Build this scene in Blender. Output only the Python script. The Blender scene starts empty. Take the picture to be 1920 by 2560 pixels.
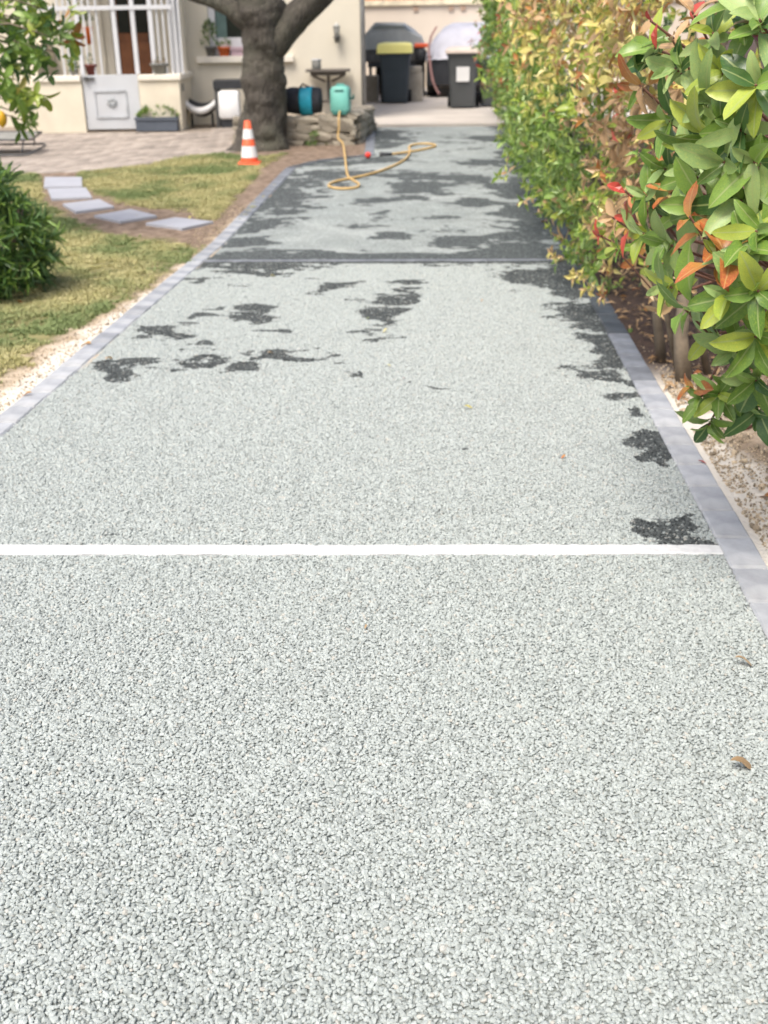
import bpy, bmesh, math, random
import numpy as np
from mathutils import Vector, Matrix
random.seed(7); rng = np.random.default_rng(7)
R = math.radians
sc = bpy.context.scene
col = sc.collection

# ------------------------------------------------------------------ camera
F = 2733.0; CAMH = 1.4                       # focal length in pixels of the 1920x2560 photograph
_f = np.array([159., 1205., -F]); _f /= np.linalg.norm(_f)      # the drive's direction seen by the camera
_yn = (F*F + 159*90)/1205.
_u = -np.array([90., -_yn, -F]); _u /= np.linalg.norm(_u)
_u -= _f*np.dot(_u, _f); _u /= np.linalg.norm(_u)
_r = np.cross(_f, _u)
M3 = np.array([_r, _f, _u])                  # camera -> world
cam = bpy.data.cameras.new('camera'); co = bpy.data.objects.new('camera', cam); col.objects.link(co)
m = Matrix([list(M3[i]) + [0] for i in range(3)] + [[0, 0, 0, 1]]); m.translation = (0, 0, CAMH)
co.matrix_world = m
cam.sensor_fit = 'VERTICAL'; cam.sensor_height = 36; cam.sensor_width = 27
cam.lens = F/2560*36; cam.clip_start = 0.05; cam.clip_end = 500
cam.dof.use_dof = True; cam.dof.focus_distance = 2.1; cam.dof.aperture_fstop = 5.2
sc.camera = co

# ------------------------------------------------------------------ light
SUN_EL, SUN_AZ = 60, 208                     # azimuth clockwise from +Y; 208 = behind the camera, a little to the left
w = bpy.data.worlds.new('World'); sc.world = w; w.use_nodes = True
nt = w.node_tree; bg = nt.nodes['Background']
sky = nt.nodes.new('ShaderNodeTexSky'); sky.sky_type = 'NISHITA'; sky.sun_disc = False
sky.sun_elevation = R(SUN_EL); sky.sun_rotation = R(SUN_AZ)
sky.air_density = 1.0; sky.dust_density = 5.0; sky.ozone_density = 0.3
nt.links.new(sky.outputs[0], bg.inputs[0]); bg.inputs[1].default_value = 0.12
sl = bpy.data.lights.new('sun', 'SUN'); so = bpy.data.objects.new('sun', sl); col.objects.link(so)
sl.energy = 1.7; sl.angle = R(26); sl.color = (1.0, 0.965, 0.91)
az = R(SUN_AZ); d = Vector((math.sin(az)*math.cos(R(SUN_EL)), math.cos(az)*math.cos(R(SUN_EL)), math.sin(R(SUN_EL))))
so.rotation_euler = d.to_track_quat('Z', 'Y').to_euler()
sc.view_settings.view_transform = 'Standard'; sc.view_settings.look = 'None'
sc.view_settings.gamma = 1; sc.view_settings.use_curve_mapping = False
sc.view_settings.exposure = 0.95

# ------------------------------------------------------------------ measuring: photograph <-> place
def gz(y):                                   # height of the ground along the drive: flat, then rising to the house
    return 0.25*np.clip((np.asarray(y, float)-8.0)/6.5, 0, 1)
def ray(px, py):
    v = M3 @ np.array([px-960., 1280.-py, -F]); return v/np.linalg.norm(v)
def at(px, py, z=None):                      # ground (or level z) under a pixel
    v = ray(px, py); h = 0.0 if z is None else z
    for _ in range(40):
        t = (h-CAMH)/v[2]; p = np.array([0, 0, CAMH])+v*t
        if z is not None: break
        h = 0.5*h+0.5*float(gz(p[1]))
    return Vector(p)
def atY(px, py, Y):                          # the point at distance Y on a pixel's ray
    v = ray(px, py); t = Y/v[1]; return Vector((v[0]*t, Y, CAMH+v[2]*t))
def proj(P):
    P = np.asarray(P, float)-np.array([0, 0, CAMH]); c = P @ M3
    return 960+F*c[..., 0]/-c[..., 2], 1280-F*c[..., 1]/-c[..., 2]

def _hash(ix, iy, s):
    n = (ix*374761393+iy*668265263+s*1274126177) & 0xffffffff
    n = ((n ^ (n >> 13))*1103515245) & 0xffffffff
    return ((n ^ (n >> 16)) & 0xffff)/65535.
def vnoise(x, y, s=0):
    x = np.asarray(x, float); y = np.asarray(y, float)
    ix = np.floor(x).astype(np.int64); iy = np.floor(y).astype(np.int64); fx = x-ix; fy = y-iy
    fx = fx*fx*(3-2*fx); fy = fy*fy*(3-2*fy)
    a = _hash(ix, iy, s); b = _hash(ix+1, iy, s); c = _hash(ix, iy+1, s); e = _hash(ix+1, iy+1, s)
    return (a*(1-fx)+b*fx)*(1-fy)+(c*(1-fx)+e*fx)*fy
def fbm(x, y, o=4, s=0):
    r = 0; a = .5; t = 0
    for i in range(o):
        r = r+a*vnoise(np.asarray(x)*2**i, np.asarray(y)*2**i, s+i); t += a; a *= .5
    return r/t
def sstep(a, b, x):
    t = np.clip((x-a)/(b-a), 0, 1); return t*t*(3-2*t)

# ------------------------------------------------------------------ objects
def tag(o, label=None, cat=None, group=None, kind=None):
    if label: o['label'] = label
    if cat: o['category'] = cat
    if group: o['group'] = group
    if kind: o['kind'] = kind
    return o
def empty(name, loc, rz=0, label=None, cat=None, group=None):
    o = bpy.data.objects.new(name, None); o.location = loc; o.rotation_euler = (0, 0, rz)
    o.empty_display_size = .1; col.objects.link(o); return tag(o, label, cat, group)
class MB:
    def __init__(s): s.v = []; s.f = []; s.m = []
    def add(s, vs, fs, mi=0):
        b = len(s.v); s.v += [tuple(map(float, v)) for v in vs]; s.f += [[b+i for i in f] for f in fs]; s.m += [mi]*len(fs); return s
    def box(s, c, d, rz=0, mi=0, taper=1.0, rx=0, ry=0):
        vs = []
        Mx = Matrix.Rotation(rz, 3, 'Z') @ Matrix.Rotation(ry, 3, 'Y') @ Matrix.Rotation(rx, 3, 'X')
        for z in (-.5, .5):
            k = taper if z > 0 else 1
            for x, y in ((-.5, -.5), (.5, -.5), (.5, .5), (-.5, .5)):
                vs.append(Vector(c)+Mx @ Vector((x*d[0]*k, y*d[1]*k, z*d[2])))
        return s.add(vs, [(0, 3, 2, 1), (4, 5, 6, 7), (0, 1, 5, 4), (1, 2, 6, 5), (2, 3, 7, 6), (3, 0, 4, 7)], mi)
    def tube(s, pts, r, n=8, mi=0, cap=True, noise=0, seed=0):
        pts = [Vector(p) for p in pts]; k = len(pts)
        rr = r if isinstance(r, (list, tuple)) else [r]*k
        prev = None; vs = []
        for i, p in enumerate(pts):
            t = (pts[min(i+1, k-1)]-pts[max(i-1, 0)]).normalized()
            if prev is None:
                a = Vector((1, 0, 0)) if abs(t.x) < .9 else Vector((0, 1, 0)); u = (a-t*a.dot(t)).normalized()
            else: u = (prev-t*prev.dot(t)).normalized()
            prev = u; v = t.cross(u)
            for j in range(n):
                a = 2*math.pi*j/n; q = rr[i]
                if noise: q *= 1+noise*(2*float(fbm(j*9.0/n+7, i*.35+seed, 3, 5))-1)*(1)+noise*.6*math.sin(3*a+seed+i*.25)
                vs.append(p+(u*math.cos(a)+v*math.sin(a))*q)
        fs = [(i*n+j, i*n+(j+1) % n, (i+1)*n+(j+1) % n, (i+1)*n+j) for i in range(k-1) for j in range(n)]
        if cap: fs += [tuple(range(n-1, -1, -1)), tuple(range((k-1)*n, k*n))]
        return s.add(vs, fs, mi)
    def lathe(s, prof, c=(0, 0, 0), n=16, mi=0, cap=True):
        vs = [(c[0]+r*math.cos(2*math.pi*j/n), c[1]+r*math.sin(2*math.pi*j/n), c[2]+z) for r, z in prof for j in range(n)]
        k = len(prof)
        fs = [(i*n+j, i*n+(j+1) % n, (i+1)*n+(j+1) % n, (i+1)*n+j) for i in range(k-1) for j in range(n)]
        if cap: fs += [tuple(range(n-1, -1, -1)), tuple(range((k-1)*n, k*n))]
        return s.add(vs, fs, mi)
    def build(s, name, mats, parent=None, smooth=False, bevel=0, loc=None, rot=None, seg=2):
        me = bpy.data.meshes.new(name); me.from_pydata(s.v, [], s.f)
        for mm in (mats if isinstance(mats, (list, tuple)) else [mats]): me.materials.append(mm)
        if any(s.m): me.polygons.foreach_set('material_index', s.m)
        if smooth: me.polygons.foreach_set('use_smooth', [True]*len(me.polygons))
        o = bpy.data.objects.new(name, me); col.objects.link(o)
        if loc is not None: o.location = loc
        if rot is not None: o.rotation_euler = rot
        if parent: o.parent = parent
        if bevel:
            b = o.modifiers.new('b', 'BEVEL'); b.width = bevel; b.segments = seg; b.limit_method = 'ANGLE'; b.angle_limit = R(35)
            if smooth is None or bevel > .008: me.polygons.foreach_set('use_smooth', [True]*len(me.polygons)); b.harden_normals = True
        return o
def link(name, me, parent=None, mw=None):
    o = bpy.data.objects.new(name, me); col.objects.link(o)
    if parent: o.parent = parent
    if mw is not None: o.matrix_local = mw
    return o

# ------------------------------------------------------------------ materials
def newmat(name):
    m = bpy.data.materials.new(name); m.use_nodes = True
    return m, m.node_tree, m.node_tree.nodes['Principled BSDF']
def N(nt, t, **k):
    n = nt.nodes.new(t)
    for a, b in k.items(): setattr(n, a, b)
    return n
def mix(nt, a, b, f, mode='MIX'):
    n = nt.nodes.new('ShaderNodeMix'); n.data_type = 'RGBA'; n.blend_type = mode; n.clamp_factor = True
    for sock, v in ((n.inputs[0], f), (n.inputs[6], a), (n.inputs[7], b)):
        if hasattr(v, 'is_output'): nt.links.new(v, sock)
        elif isinstance(v, (int, float)): sock.default_value = v
        else: sock.default_value = (*v[:3], 1)
    return n.outputs[2]
def ramp(nt, inp, stops):
    n = nt.nodes.new('ShaderNodeValToRGB'); e = n.color_ramp.elements
    while len(e) < len(stops): e.new(.5)
    for i, (p, c) in enumerate(stops):
        e[i].position = p; e[i].color = (c, c, c, 1) if isinstance(c, (int, float)) else (*c, 1)
    nt.links.new(inp, n.inputs[0]); return n.outputs[0]
def noise(nt, scale, detail=4, vec=None, rough=.55, typ='ShaderNodeTexNoise'):
    n = nt.nodes.new(typ); n.inputs['Scale'].default_value = scale
    if typ == 'ShaderNodeTexNoise': n.inputs['Detail'].default_value = detail; n.inputs['Roughness'].default_value = rough
    if vec is None:
        g = nt.nodes.new('ShaderNodeTexCoord'); vec = g.outputs['Object']
    nt.links.new(vec, n.inputs['Vector']); return n
def bump(nt, b, h, strength=.3, dist=.01):
    n = nt.nodes.new('ShaderNodeBump'); n.inputs['Strength'].default_value = strength; n.inputs['Distance'].default_value = dist
    nt.links.new(h, n.inputs['Height']); nt.links.new(n.outputs[0], b.inputs['Normal']); return n
def N_sub(nt, o, v):
    q = N(nt, 'ShaderNodeMath', operation='SUBTRACT'); nt.links.new(o, q.inputs[0]); q.inputs[1].default_value = v; return q.outputs[0]
def mat(name, c, rough=.7, var=.25, scale=6, bmp=.15, bs=80, metal=0, spec=.4, dirt=None, rnd=0.0):
    m, nt, b = newmat(name)
    n1 = noise(nt, scale, 6)
    lo = tuple(x*(1-var) for x in c); hi = tuple(min(1, x*(1+var)) for x in c)
    cc = mix(nt, lo, hi, ramp(nt, n1.outputs[0], [(.3, 0), (.7, 1)]))
    if dirt:
        n2 = noise(nt, scale*.35, 5); cc = mix(nt, cc, dirt, ramp(nt, n2.outputs[0], [(.5, 0), (.75, .6)]))
    if rnd:
        oi = N(nt, 'ShaderNodeObjectInfo'); gm = N(nt, 'ShaderNodeNewGeometry')
        ad = N(nt, 'ShaderNodeMath', operation='ADD'); nt.links.new(oi.outputs['Random'], ad.inputs[0]); nt.links.new(gm.outputs['Random Per Island'], ad.inputs[1])
        fr = N(nt, 'ShaderNodeMath', operation='FRACT'); nt.links.new(ad.outputs[0], fr.inputs[0])
        cc = mix(nt, cc, ramp(nt, fr.outputs[0], [(0, 1-rnd), (1, 1)]), 1.0, 'MULTIPLY')
    nt.links.new(cc, b.inputs['Base Color']); b.inputs['Roughness'].default_value = rough
    b.inputs['Metallic'].default_value = metal; b.inputs['Specular IOR Level'].default_value = spec
    if bmp:
        n3 = noise(nt, bs, 5); bump(nt, b, n3.outputs[0], bmp, .005)
    return m
def leafmat(name, c1, c2, rib=(.35, .42, .16), rough=.33, trans=.2, tip=None):
    m, nt, b = newmat(name)
    oi = N(nt, 'ShaderNodeObjectInfo'); gm = N(nt, 'ShaderNodeNewGeometry')
    ad = N(nt, 'ShaderNodeMath', operation='ADD'); nt.links.new(oi.outputs['Random'], ad.inputs[0]); nt.links.new(gm.outputs['Random Per Island'], ad.inputs[1])
    fr = N(nt, 'ShaderNodeMath', operation='FRACT'); nt.links.new(ad.outputs[0], fr.inputs[0])
    c = mix(nt, c1, c2, fr.outputs[0])
    uv = N(nt, 'ShaderNodeUVMap'); sp = N(nt, 'ShaderNodeSeparateXYZ'); nt.links.new(uv.outputs[0], sp.inputs[0])
    if tip: c = mix(nt, c, tip, ramp(nt, sp.outputs[1], [(.25, 0), (.95, 1)]))
    n1 = noise(nt, 60, 5); c = mix(nt, c, tuple(x*.5 for x in c1), ramp(nt, n1.outputs[0], [(.48, 0), (.75, .7)]))
    n4 = noise(nt, 13, 3); c = mix(nt, c, (c2[0]*1.2, c2[1]*1.02, c2[2]*.7), ramp(nt, n4.outputs[0], [(.5, 0), (.7, .5)]))
    ab = N(nt, 'ShaderNodeMath', operation='ABSOLUTE'); nt.links.new(sp.outputs[0], ab.inputs[0])
    c = mix(nt, c, rib, ramp(nt, ab.outputs[0], [(.04, .75), (.13, 0)]))
    c = mix(nt, c, tuple(x*.8+.06 for x in c2), mix(nt, (0, 0, 0), (.6, .6, .6), gm.outputs['Backfacing']))
    nt.links.new(c, b.inputs['Base Color']); b.inputs['Roughness'].default_value = rough
    b.inputs['Specular IOR Level'].default_value = .45
    tr = N(nt, 'ShaderNodeBsdfTranslucent'); nt.links.new(c, tr.inputs[0])
    mx = N(nt, 'ShaderNodeMixShader'); mx.inputs[0].default_value = trans
    out = nt.nodes['Material Output']
    nt.links.new(b.outputs[0], mx.inputs[1]); nt.links.new(tr.outputs[0], mx.inputs[2]); nt.links.new(mx.outputs[0], out.inputs[0])
    return m

L = dict(
 green=leafmat('leaf_green', (.11, .21, .035), (.24, .38, .075)),
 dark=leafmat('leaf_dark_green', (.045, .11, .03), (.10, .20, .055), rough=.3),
 pale=leafmat('leaf_pale_green', (.23, .37, .11), (.38, .50, .19), rough=.42),
 lime=leafmat('leaf_lime', (.27, .37, .05), (.42, .50, .09)),
 yellow=leafmat('leaf_yellow', (.52, .46, .12), (.70, .62, .24), rib=(.6, .5, .2)),
 orange=leafmat('leaf_orange', (.40, .17, .05), (.50, .29, .08), rib=(.5, .3, .12), tip=(.42, .10, .04)),
 peach=leafmat('leaf_peach', (.42, .27, .14), (.56, .39, .22), rib=(.6, .4, .2)),
 brown=leafmat('leaf_brown', (.30, .19, .10), (.46, .32, .18), rib=(.3, .2, .1), rough=.6),
 red=leafmat('leaf_red', (.42, .04, .03), (.55, .12, .08), rib=(.5, .12, .08)),
 tan=leafmat('leaf_dry_tan', (.62, .42, .22), (.78, .60, .36), rib=(.6, .4, .2), rough=.7),
)
STEM = mat('twig_red_brown', (.16, .075, .05), .7); WOODST = mat('stem_grey_brown', (.20, .16, .115), .85, .4, 12, .5, 60)
M = dict(
 render=mat('cream_render', (.68, .63, .52), .92, .06, 1.5, .3, 120, dirt=(.54, .48, .38)),
 lowrender=mat('cream_render_low', (.70, .64, .51), .92, .08, 2.5, .35, 120, dirt=(.44, .38, .30)),
 coping=mat('cream_coping', (.78, .73, .63), .85, .08, 5, .2, 90),
 white=mat('white_paint', (.60, .61, .63), .45, .05, 4, .05),
 whiteplastic=mat('white_plastic', (.80, .80, .79), .35, .03, 4, 0),
 gate=mat('gate_pale_grey_paint', (.52, .54, .56), .5, .05, 3, .05, dirt=(.45, .45, .45)),
 brownwood=mat('brown_door_wood', (.20, .075, .03), .45, .3, 8, .2),
 dark=mat('dark_charcoal', (.028, .030, .034), .6, .2, 6, .05),
 darkmetal=mat('dark_metal', (.07, .07, .07), .5, .3, 10, .1),
 binblue=mat('bin_blue_grey_plastic', (.038, .052, .064), .5, .08, 5, .1),
 bingrey=mat('bin_grey_plastic', (.075, .08, .082), .5, .08, 5, .1),
 yellow=mat('bin_yellow_lid', (.96, .88, .30), .5, .05, 4, .05),
 beigelid=mat('bin_beige_lid', (.60, .51, .44), .6, .1, 4, .05),
 rubber=mat('black_rubber', (.02, .02, .02), .8, .1),
 cover=mat('silver_car_cover', (.42, .42, .465), .45, .16, 3, 1.0, 4, dirt=(.30, .30, .33)),
 tarp=mat('grey_tarpaulin', (.33, .35, .35), .5, .2, 3, .6, 8, dirt=(.2, .22, .22)),
 strap=mat('red_strap', (.42, .24, .22), .6, .1),
 orange=mat('orange_plastic', (.80, .13, .05), .5, .06, 4, .05),
 red=mat('red_plastic', (.75, .05, .03), .45, .05, 4, 0),
 terra=mat('terracotta', (.36, .12, .06), .85, .2, 10, .2),
 orangepot=mat('orange_pot', (.70, .16, .04), .6, .1),
 pinkpot=mat('dusty_pink_planter', (.50, .36, .40), .7, .1),
 greypot=mat('grey_pot', (.18, .18, .165), .8, .2),
 bluegrey=mat('blue_grey_planter', (.085, .10, .125), .6, .1),
 teal=mat('teal_glazed_pot', (.06, .18, .19), .35, .15),
 mint=mat('mint_green_plastic', (.18, .50, .42), .45, .06, 5, .05),
 mintdark=mat('dark_green_plastic', (.05, .19, .16), .5, .1),
 turquoise=mat('turquoise_fabric', (.02, .32, .44), .6, .15, 14, .3, 60),
 black=mat('black_fabric', (.022, .024, .03), .75, .2, 14, .3, 60),
 hose=mat('yellow_garden_hose', (.55, .37, .15), .5, .1),
 greywood=mat('weathered_grey_wood', (.13, .115, .10), .8, .3, 10, .3),
 stone=mat('limestone_rubble', (.40, .355, .28), .95, .3, 9, .6, 50, dirt=(.20, .18, .13), rnd=.4),
 mortar=mat('lime_mortar', (.40, .33, .24), .95, .25, 12, .5, 60),
 concrete=mat('pale_concrete', (.50, .455, .40), .95, .15, 1.8, .4, 70, dirt=(.33, .29, .26)),
 block=mat('concrete_block', (.33, .30, .25), .95, .2, 6, .5, 60),
 slab=mat('pale_slab', (.34, .35, .385), .85, .06, 5, .3, 90),
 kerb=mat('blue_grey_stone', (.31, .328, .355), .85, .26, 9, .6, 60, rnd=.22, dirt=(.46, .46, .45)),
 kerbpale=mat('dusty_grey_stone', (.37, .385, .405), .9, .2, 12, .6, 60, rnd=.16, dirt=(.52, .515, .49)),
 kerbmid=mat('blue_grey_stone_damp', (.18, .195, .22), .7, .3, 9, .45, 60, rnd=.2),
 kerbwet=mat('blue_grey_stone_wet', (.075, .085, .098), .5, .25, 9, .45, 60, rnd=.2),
 paver=mat('terrace_paver', (.40, .345, .295), .9, .14, 14, .4, 70, rnd=.42),
 bed=mat('sandy_joint', (.24, .20, .16), .95, .2, 20, .3),
 tile=mat('orange_roof_tile', (.55, .22, .11), .85, .25, 8, .3, rnd=.3),
 glass=None,
)
m, nt, b = newmat('dark_window_glass'); b.inputs['Base Color'].default_value = (.018, .022, .02, 1); b.inputs['Roughness'].default_value = .08; M['glass'] = m
m, nt, b = newmat('pale_glass'); b.inputs['Base Color'].default_value = (.62, .66, .66, 1); b.inputs['Roughness'].default_value = .15; b.inputs['Alpha'].default_value = .35; M['paleglass'] = m
# bark
m, nt, b = newmat('grey_bark'); tc = N(nt, 'ShaderNodeTexCoord'); mp = N(nt, 'ShaderNodeMapping'); mp.inputs['Scale'].default_value = (1, 1, .35); nt.links.new(tc.outputs['Object'], mp.inputs[0])
a = noise(nt, 13, 8, mp.outputs[0], .65); a2 = noise(nt, 2.2, 4, tc.outputs['Object'])
vo = noise(nt, 17, 0, mp.outputs[0], typ='ShaderNodeTexVoronoi'); vo.feature = 'DISTANCE_TO_EDGE'
c = mix(nt, (.045, .038, .031), (.10, .088, .072), ramp(nt, a.outputs[0], [(.35, 0), (.68, 1)]))
c = mix(nt, c, (.085, .088, .06), ramp(nt, a2.outputs[0], [(.45, 0), (.7, .6)]))
nt.links.new(c, b.inputs['Base Color']); b.inputs['Roughness'].default_value = .95
mm_ = N(nt, 'ShaderNodeMath', operation='MULTIPLY'); nt.links.new(ramp(nt, vo.outputs[0], [(0, .55), (.2, 1)]), mm_.inputs[0]); nt.links.new(a.outputs[0], mm_.inputs[1])
bump(nt, b, mm_.outputs[0], 1.0, .035); M['bark'] = m

# ------------------------------------------------------------------ outlines of the drive
L0 = at(0, 1095); L1 = at(740, 420)
def lx(Y): return L0.x+(L1.x-L0.x)*(Y-L0.y)/(L1.y-L0.y)
R0 = at(1802, 1375); R1 = at(1500, 800)
sl_ = (R1.x-R0.x)/(R1.y-R0.y)
C1 = at(740, 420); C2 = at(805, 404); C3 = at(935, 389); C4 = at(938, 318)
YE = C4.y
LE = [(0.3, lx(.3)), (C1.y, C1.x), (C2.y, C2.x), (C3.y, C3.x), (YE, C4.x)]
def left(Y): return np.interp(Y, [a for a, b in LE], [b for a, b in LE])
RX = R0.x
def right(Y): return np.interp(Y, [0, 8, 18], [RX+.0, RX-.0, RX+.02])
YG = at(960, 652).y; WA_ = at(0, 1389); WB_ = at(1770, 1388); WC_ = at(0, 1365); WD_ = at(1770, 1365)
def yw0(x): return WA_.y+(WB_.y-WA_.y)*(x-WA_.x)/(WB_.x-WA_.x)
def yw1(x): return WC_.y+(WD_.y-WC_.y)*(x-WC_.x)/(WD_.x-WC_.x)
YW0 = yw0(0); YW1 = yw1(0)

# dark damp patches on the gravel, located on the photograph (display coordinates 1659 wide)
BL = [(260,790,38,20),(300,775,45,9),(400,776,70,8),(365,712,48,15),(430,745,42,6),(560,675,42,13),(530,690,50,4),(450,608,38,9),(610,772,70,8),(520,797,48,10),(700,765,32,5),
(845,658,38,22),(815,692,38,18),(865,628,30,8),(895,617,28,5),(700,632,42,8),(735,615,26,5),(825,725,18,7),(262,1137,11,5),(985,970,14,5),(880,825,10,4),(930,830,12,4),
(1235,630,60,30),(1345,830,30,22),(1385,880,24,22),(1432,1000,16,16),(1230,600,70,40),(1290,690,60,45),(1320,770,50,40),(1405,950,40,32),(640,640,22,4),(480,665,30,4),(420,690,40,6),(600,720,30,4),(655,775,60,5),(740,800,16,4),(350,790,50,6),(880,640,22,14),(780,715,24,6),(640,600,30,4),(510,620,40,4),(880,560,320,6),(600,566,150,8),(1100,560,120,10),(1160,590,60,20),(1215,575,55,26),(1240,622,50,22),(1270,675,45,28),(1300,730,42,38),(1290,790,48,18),(1325,800,40,20),(1390,925,26,18),(1400,975,28,26),(1420,1125,50,16),(1460,1150,52,18),(1490,1165,36,14),
(660,560,170,7),(950,566,250,8),(560,574,120,7),(1060,530,130,15),(1130,512,70,8),(600,546,130,7),(1150,550,80,14),(560,590,60,5),
(845,513,38,6),(560,490,55,9),(590,450,60,11),(620,415,55,9),(520,525,50,6),(900,408,46,12),(960,385,70,7),(1030,440,75,9),(1130,415,45,22),(1160,465,45,30),(880,378,110,4),(690,375,110,6),(1060,352,60,6),(820,461,18,4),(820,438,50,4),(900,430,28,4),(1100,297,60,5),(838,300,34,16),(830,345,50,4),(730,350,60,5),(1140,370,30,38),(1110,400,40,10),(680,400,40,6),(560,520,40,6),(500,555,40,9),(630,432,40,5)]
def wetness(P):
    px, py = proj(P); px = px/1.1573; py = py/1.1573
    x, y = P[..., 0], P[..., 1]
    wob = (fbm(x*5.5, y*7.5, 5, 11)-.5); wob2 = fbm(x*30, y*38, 3, 31)-.5
    px = px+(fbm(x*4.5, y*6, 4, 101)-.5)*110*np.clip(5/np.maximum(y, 1), .3, 1.6); py = py+(fbm(x*4.5, y*6, 4, 131)-.5)*55*np.clip(5/np.maximum(y, 1), .3, 1.6)**1.5
    s = np.zeros(px.shape)
    for cx, cy, rx, ry in BL:
        q = ((px-cx)/rx)**2+((py-cy)/ry)**2
        s = np.maximum(s, np.exp(-q*.65)*(1.45 if cy > 1100 and cx > 1300 else 1.0))
    # damp band under the hedge and along the kerb
    s = np.maximum(s, .8*sstep(.30, .0, (RX-x)-.12*np.sin(y*2.2))*sstep(5.2, 7, y))
    s = np.maximum(s, .40*sstep(.18, .0, x-left(y))*sstep(5.5, 7.5, y))
    s = s*(1+1.5*wob)+wob*.75+wob2*.5
    s = np.maximum(s, (.78+.8*(fbm(x*4, y*9, 4, 61)-.5))*np.exp(-((y-YG-.17)/.14)**2))
    s = np.maximum(s, (.75+1.0*(fbm(x*4, y*12, 4, 65)-.5))*np.exp(-((y-YG+.05)/.07)**2))
    far = sstep(YG, YG+1.5, y); s += far*(.17+.75*(fbm(x*1.5, y*3.6, 4, 71)-.5)+.4*(fbm(x*4, y*11, 3, 73)-.5))
    return sstep(.32, .62, s)

def numesh(name, V, Fc, mats, attrs=None, smooth=False, parent=None):
    me = bpy.data.meshes.new(name); me.from_pydata(V.tolist() if hasattr(V, 'tolist') else V, [], Fc.tolist() if hasattr(Fc, 'tolist') else Fc)
    for mm in mats: me.materials.append(mm)
    for k, a in (attrs or {}).items():
        a = np.asarray(a, np.float32)
        if a.ndim == 1: at_ = me.attributes.new(k, 'FLOAT', 'POINT'); at_.data.foreach_set('value', a)
        else:
            at_ = me.attributes.new(k, 'FLOAT_VECTOR', 'POINT'); at_.data.foreach_set('vector', a.ravel())
    if smooth: me.polygons.foreach_set('use_smooth', [True]*len(me.polygons))
    o = bpy.data.objects.new(name, me); col.objects.link(o)
    if parent: o.parent = parent
    return o
def gridfaces(nx, ny, keep=None):
    i, j = np.meshgrid(np.arange(nx-1), np.arange(ny-1), indexing='ij'); a = (i*ny+j).ravel()
    f = np.stack([a, a+ny, a+ny+1, a+1], 1)
    return f if keep is None else f[keep]

# ------------------------------------------------------------------ gravel
def gravelmat(name, instanced):
    m, nt, b = newmat(name)
    at_ = N(nt, 'ShaderNodeAttribute', attribute_name='wet', attribute_type='INSTANCER' if instanced else 'GEOMETRY')
    if instanced:
        rn = N(nt, 'ShaderNodeAttribute', attribute_name='rnd', attribute_type='INSTANCER'); r = rn.outputs['Fac']
    else:
        v = noise(nt, 105, 0, typ='ShaderNodeTexVoronoi'); sp = N(nt, 'ShaderNodeSeparateColor'); nt.links.new(v.outputs['Color'], sp.inputs[0]); r = sp.outputs[0]
        v2 = noise(nt, 34, 3)
    dry = mix(nt, (.265, .292, .28), (.465, .508, .488), ramp(nt, r, [(0, 0), (.35, .55), (.8, .8), (1, 1)]))
    if instanced: dry = mix(nt, dry, (.46, .42, .36), ramp(nt, r, [(.965, 0), (.975, .7)]))
    else:
        dry = mix(nt, dry, (.26, .29, .28), ramp(nt, v2.outputs[0], [(.42, .55), (.62, 0)]))
        dry = mix(nt, dry, (.12, .135, .13), ramp(nt, v.outputs['Distance'], [(.35, 0), (.8, .85)]))
    big = noise(nt, 1.6, 6); dry = mix(nt, dry, (.60, .62, .59), ramp(nt, big.outputs[0], [(.45, 0), (.75, .25)]))
    big2 = noise(nt, 4.5, 5); dry = mix(nt, dry, (.20, .22, .21), ramp(nt, big2.outputs[0], [(.38, .45), (.60, 0)]))
    wet = mix(nt, (.032, .037, .038), (.105, .118, .117), r)
    wr = N(nt, 'ShaderNodeMath', operation='GREATER_THAN'); nt.links.new(r, wr.inputs[0]); wr.inputs[1].default_value = .93
    wf = N(nt, 'ShaderNodeMath', operation='MULTIPLY_ADD'); nt.links.new(wr.outputs[0], wf.inputs[0]); wf.inputs[1].default_value = -.5
    if instanced: nt.links.new(at_.outputs['Fac'], wf.inputs[2])
    else:
        fn = noise(nt, 26, 5); q1 = N(nt, 'ShaderNodeMath', operation='MULTIPLY_ADD'); nt.links.new(fn.outputs[0], q1.inputs[0]); q1.inputs[1].default_value = 1.5; nt.links.new(at_.outputs['Fac'], q1.inputs[2])
        nt.links.new(ramp(nt, N_sub(nt, q1.outputs[0], .75), [(.15, 0), (.70, 1)]), wf.inputs[2]); wf.use_clamp = True
    nt.links.new(mix(nt, dry, wet, wf.outputs[0]), b.inputs['Base Color'])
    b.inputs['Roughness'].default_value = .8; b.inputs['Specular IOR Level'].default_value = .3
    if not instanced: bump(nt, b, v.outputs['Distance'], .5, .006)
    return m
GM = gravelmat('gravel_sheet', False); GS = gravelmat('gravel_stone', True)
ys = np.concatenate([np.arange(.3, 7.4, .03), np.arange(7.4, YE, .03), [YE]]); nxs = 90
T = np.linspace(0, 1, nxs)
X = left(ys)[:, None]*(1-T)+right(ys)[:, None]*T; Y = np.repeat(ys[:, None], nxs, 1)
Z = gz(Y)+.004*(fbm(X*3, Y*3, 3)-.5); P = np.stack([X, Y, Z], -1)
near = (Y < YG)
P[..., 2] -= np.where(near, .003, 0)
dsheet = numesh('gravel_bed', P.reshape(-1, 3), gridfaces(len(ys), nxs)[:, ::-1], [GM], {'wet': wetness(P).ravel()}, True)
tag(dsheet, 'pale grey green gravel of the drive beyond the joint with dark damp patches', 'gravel', kind='structure')

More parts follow.
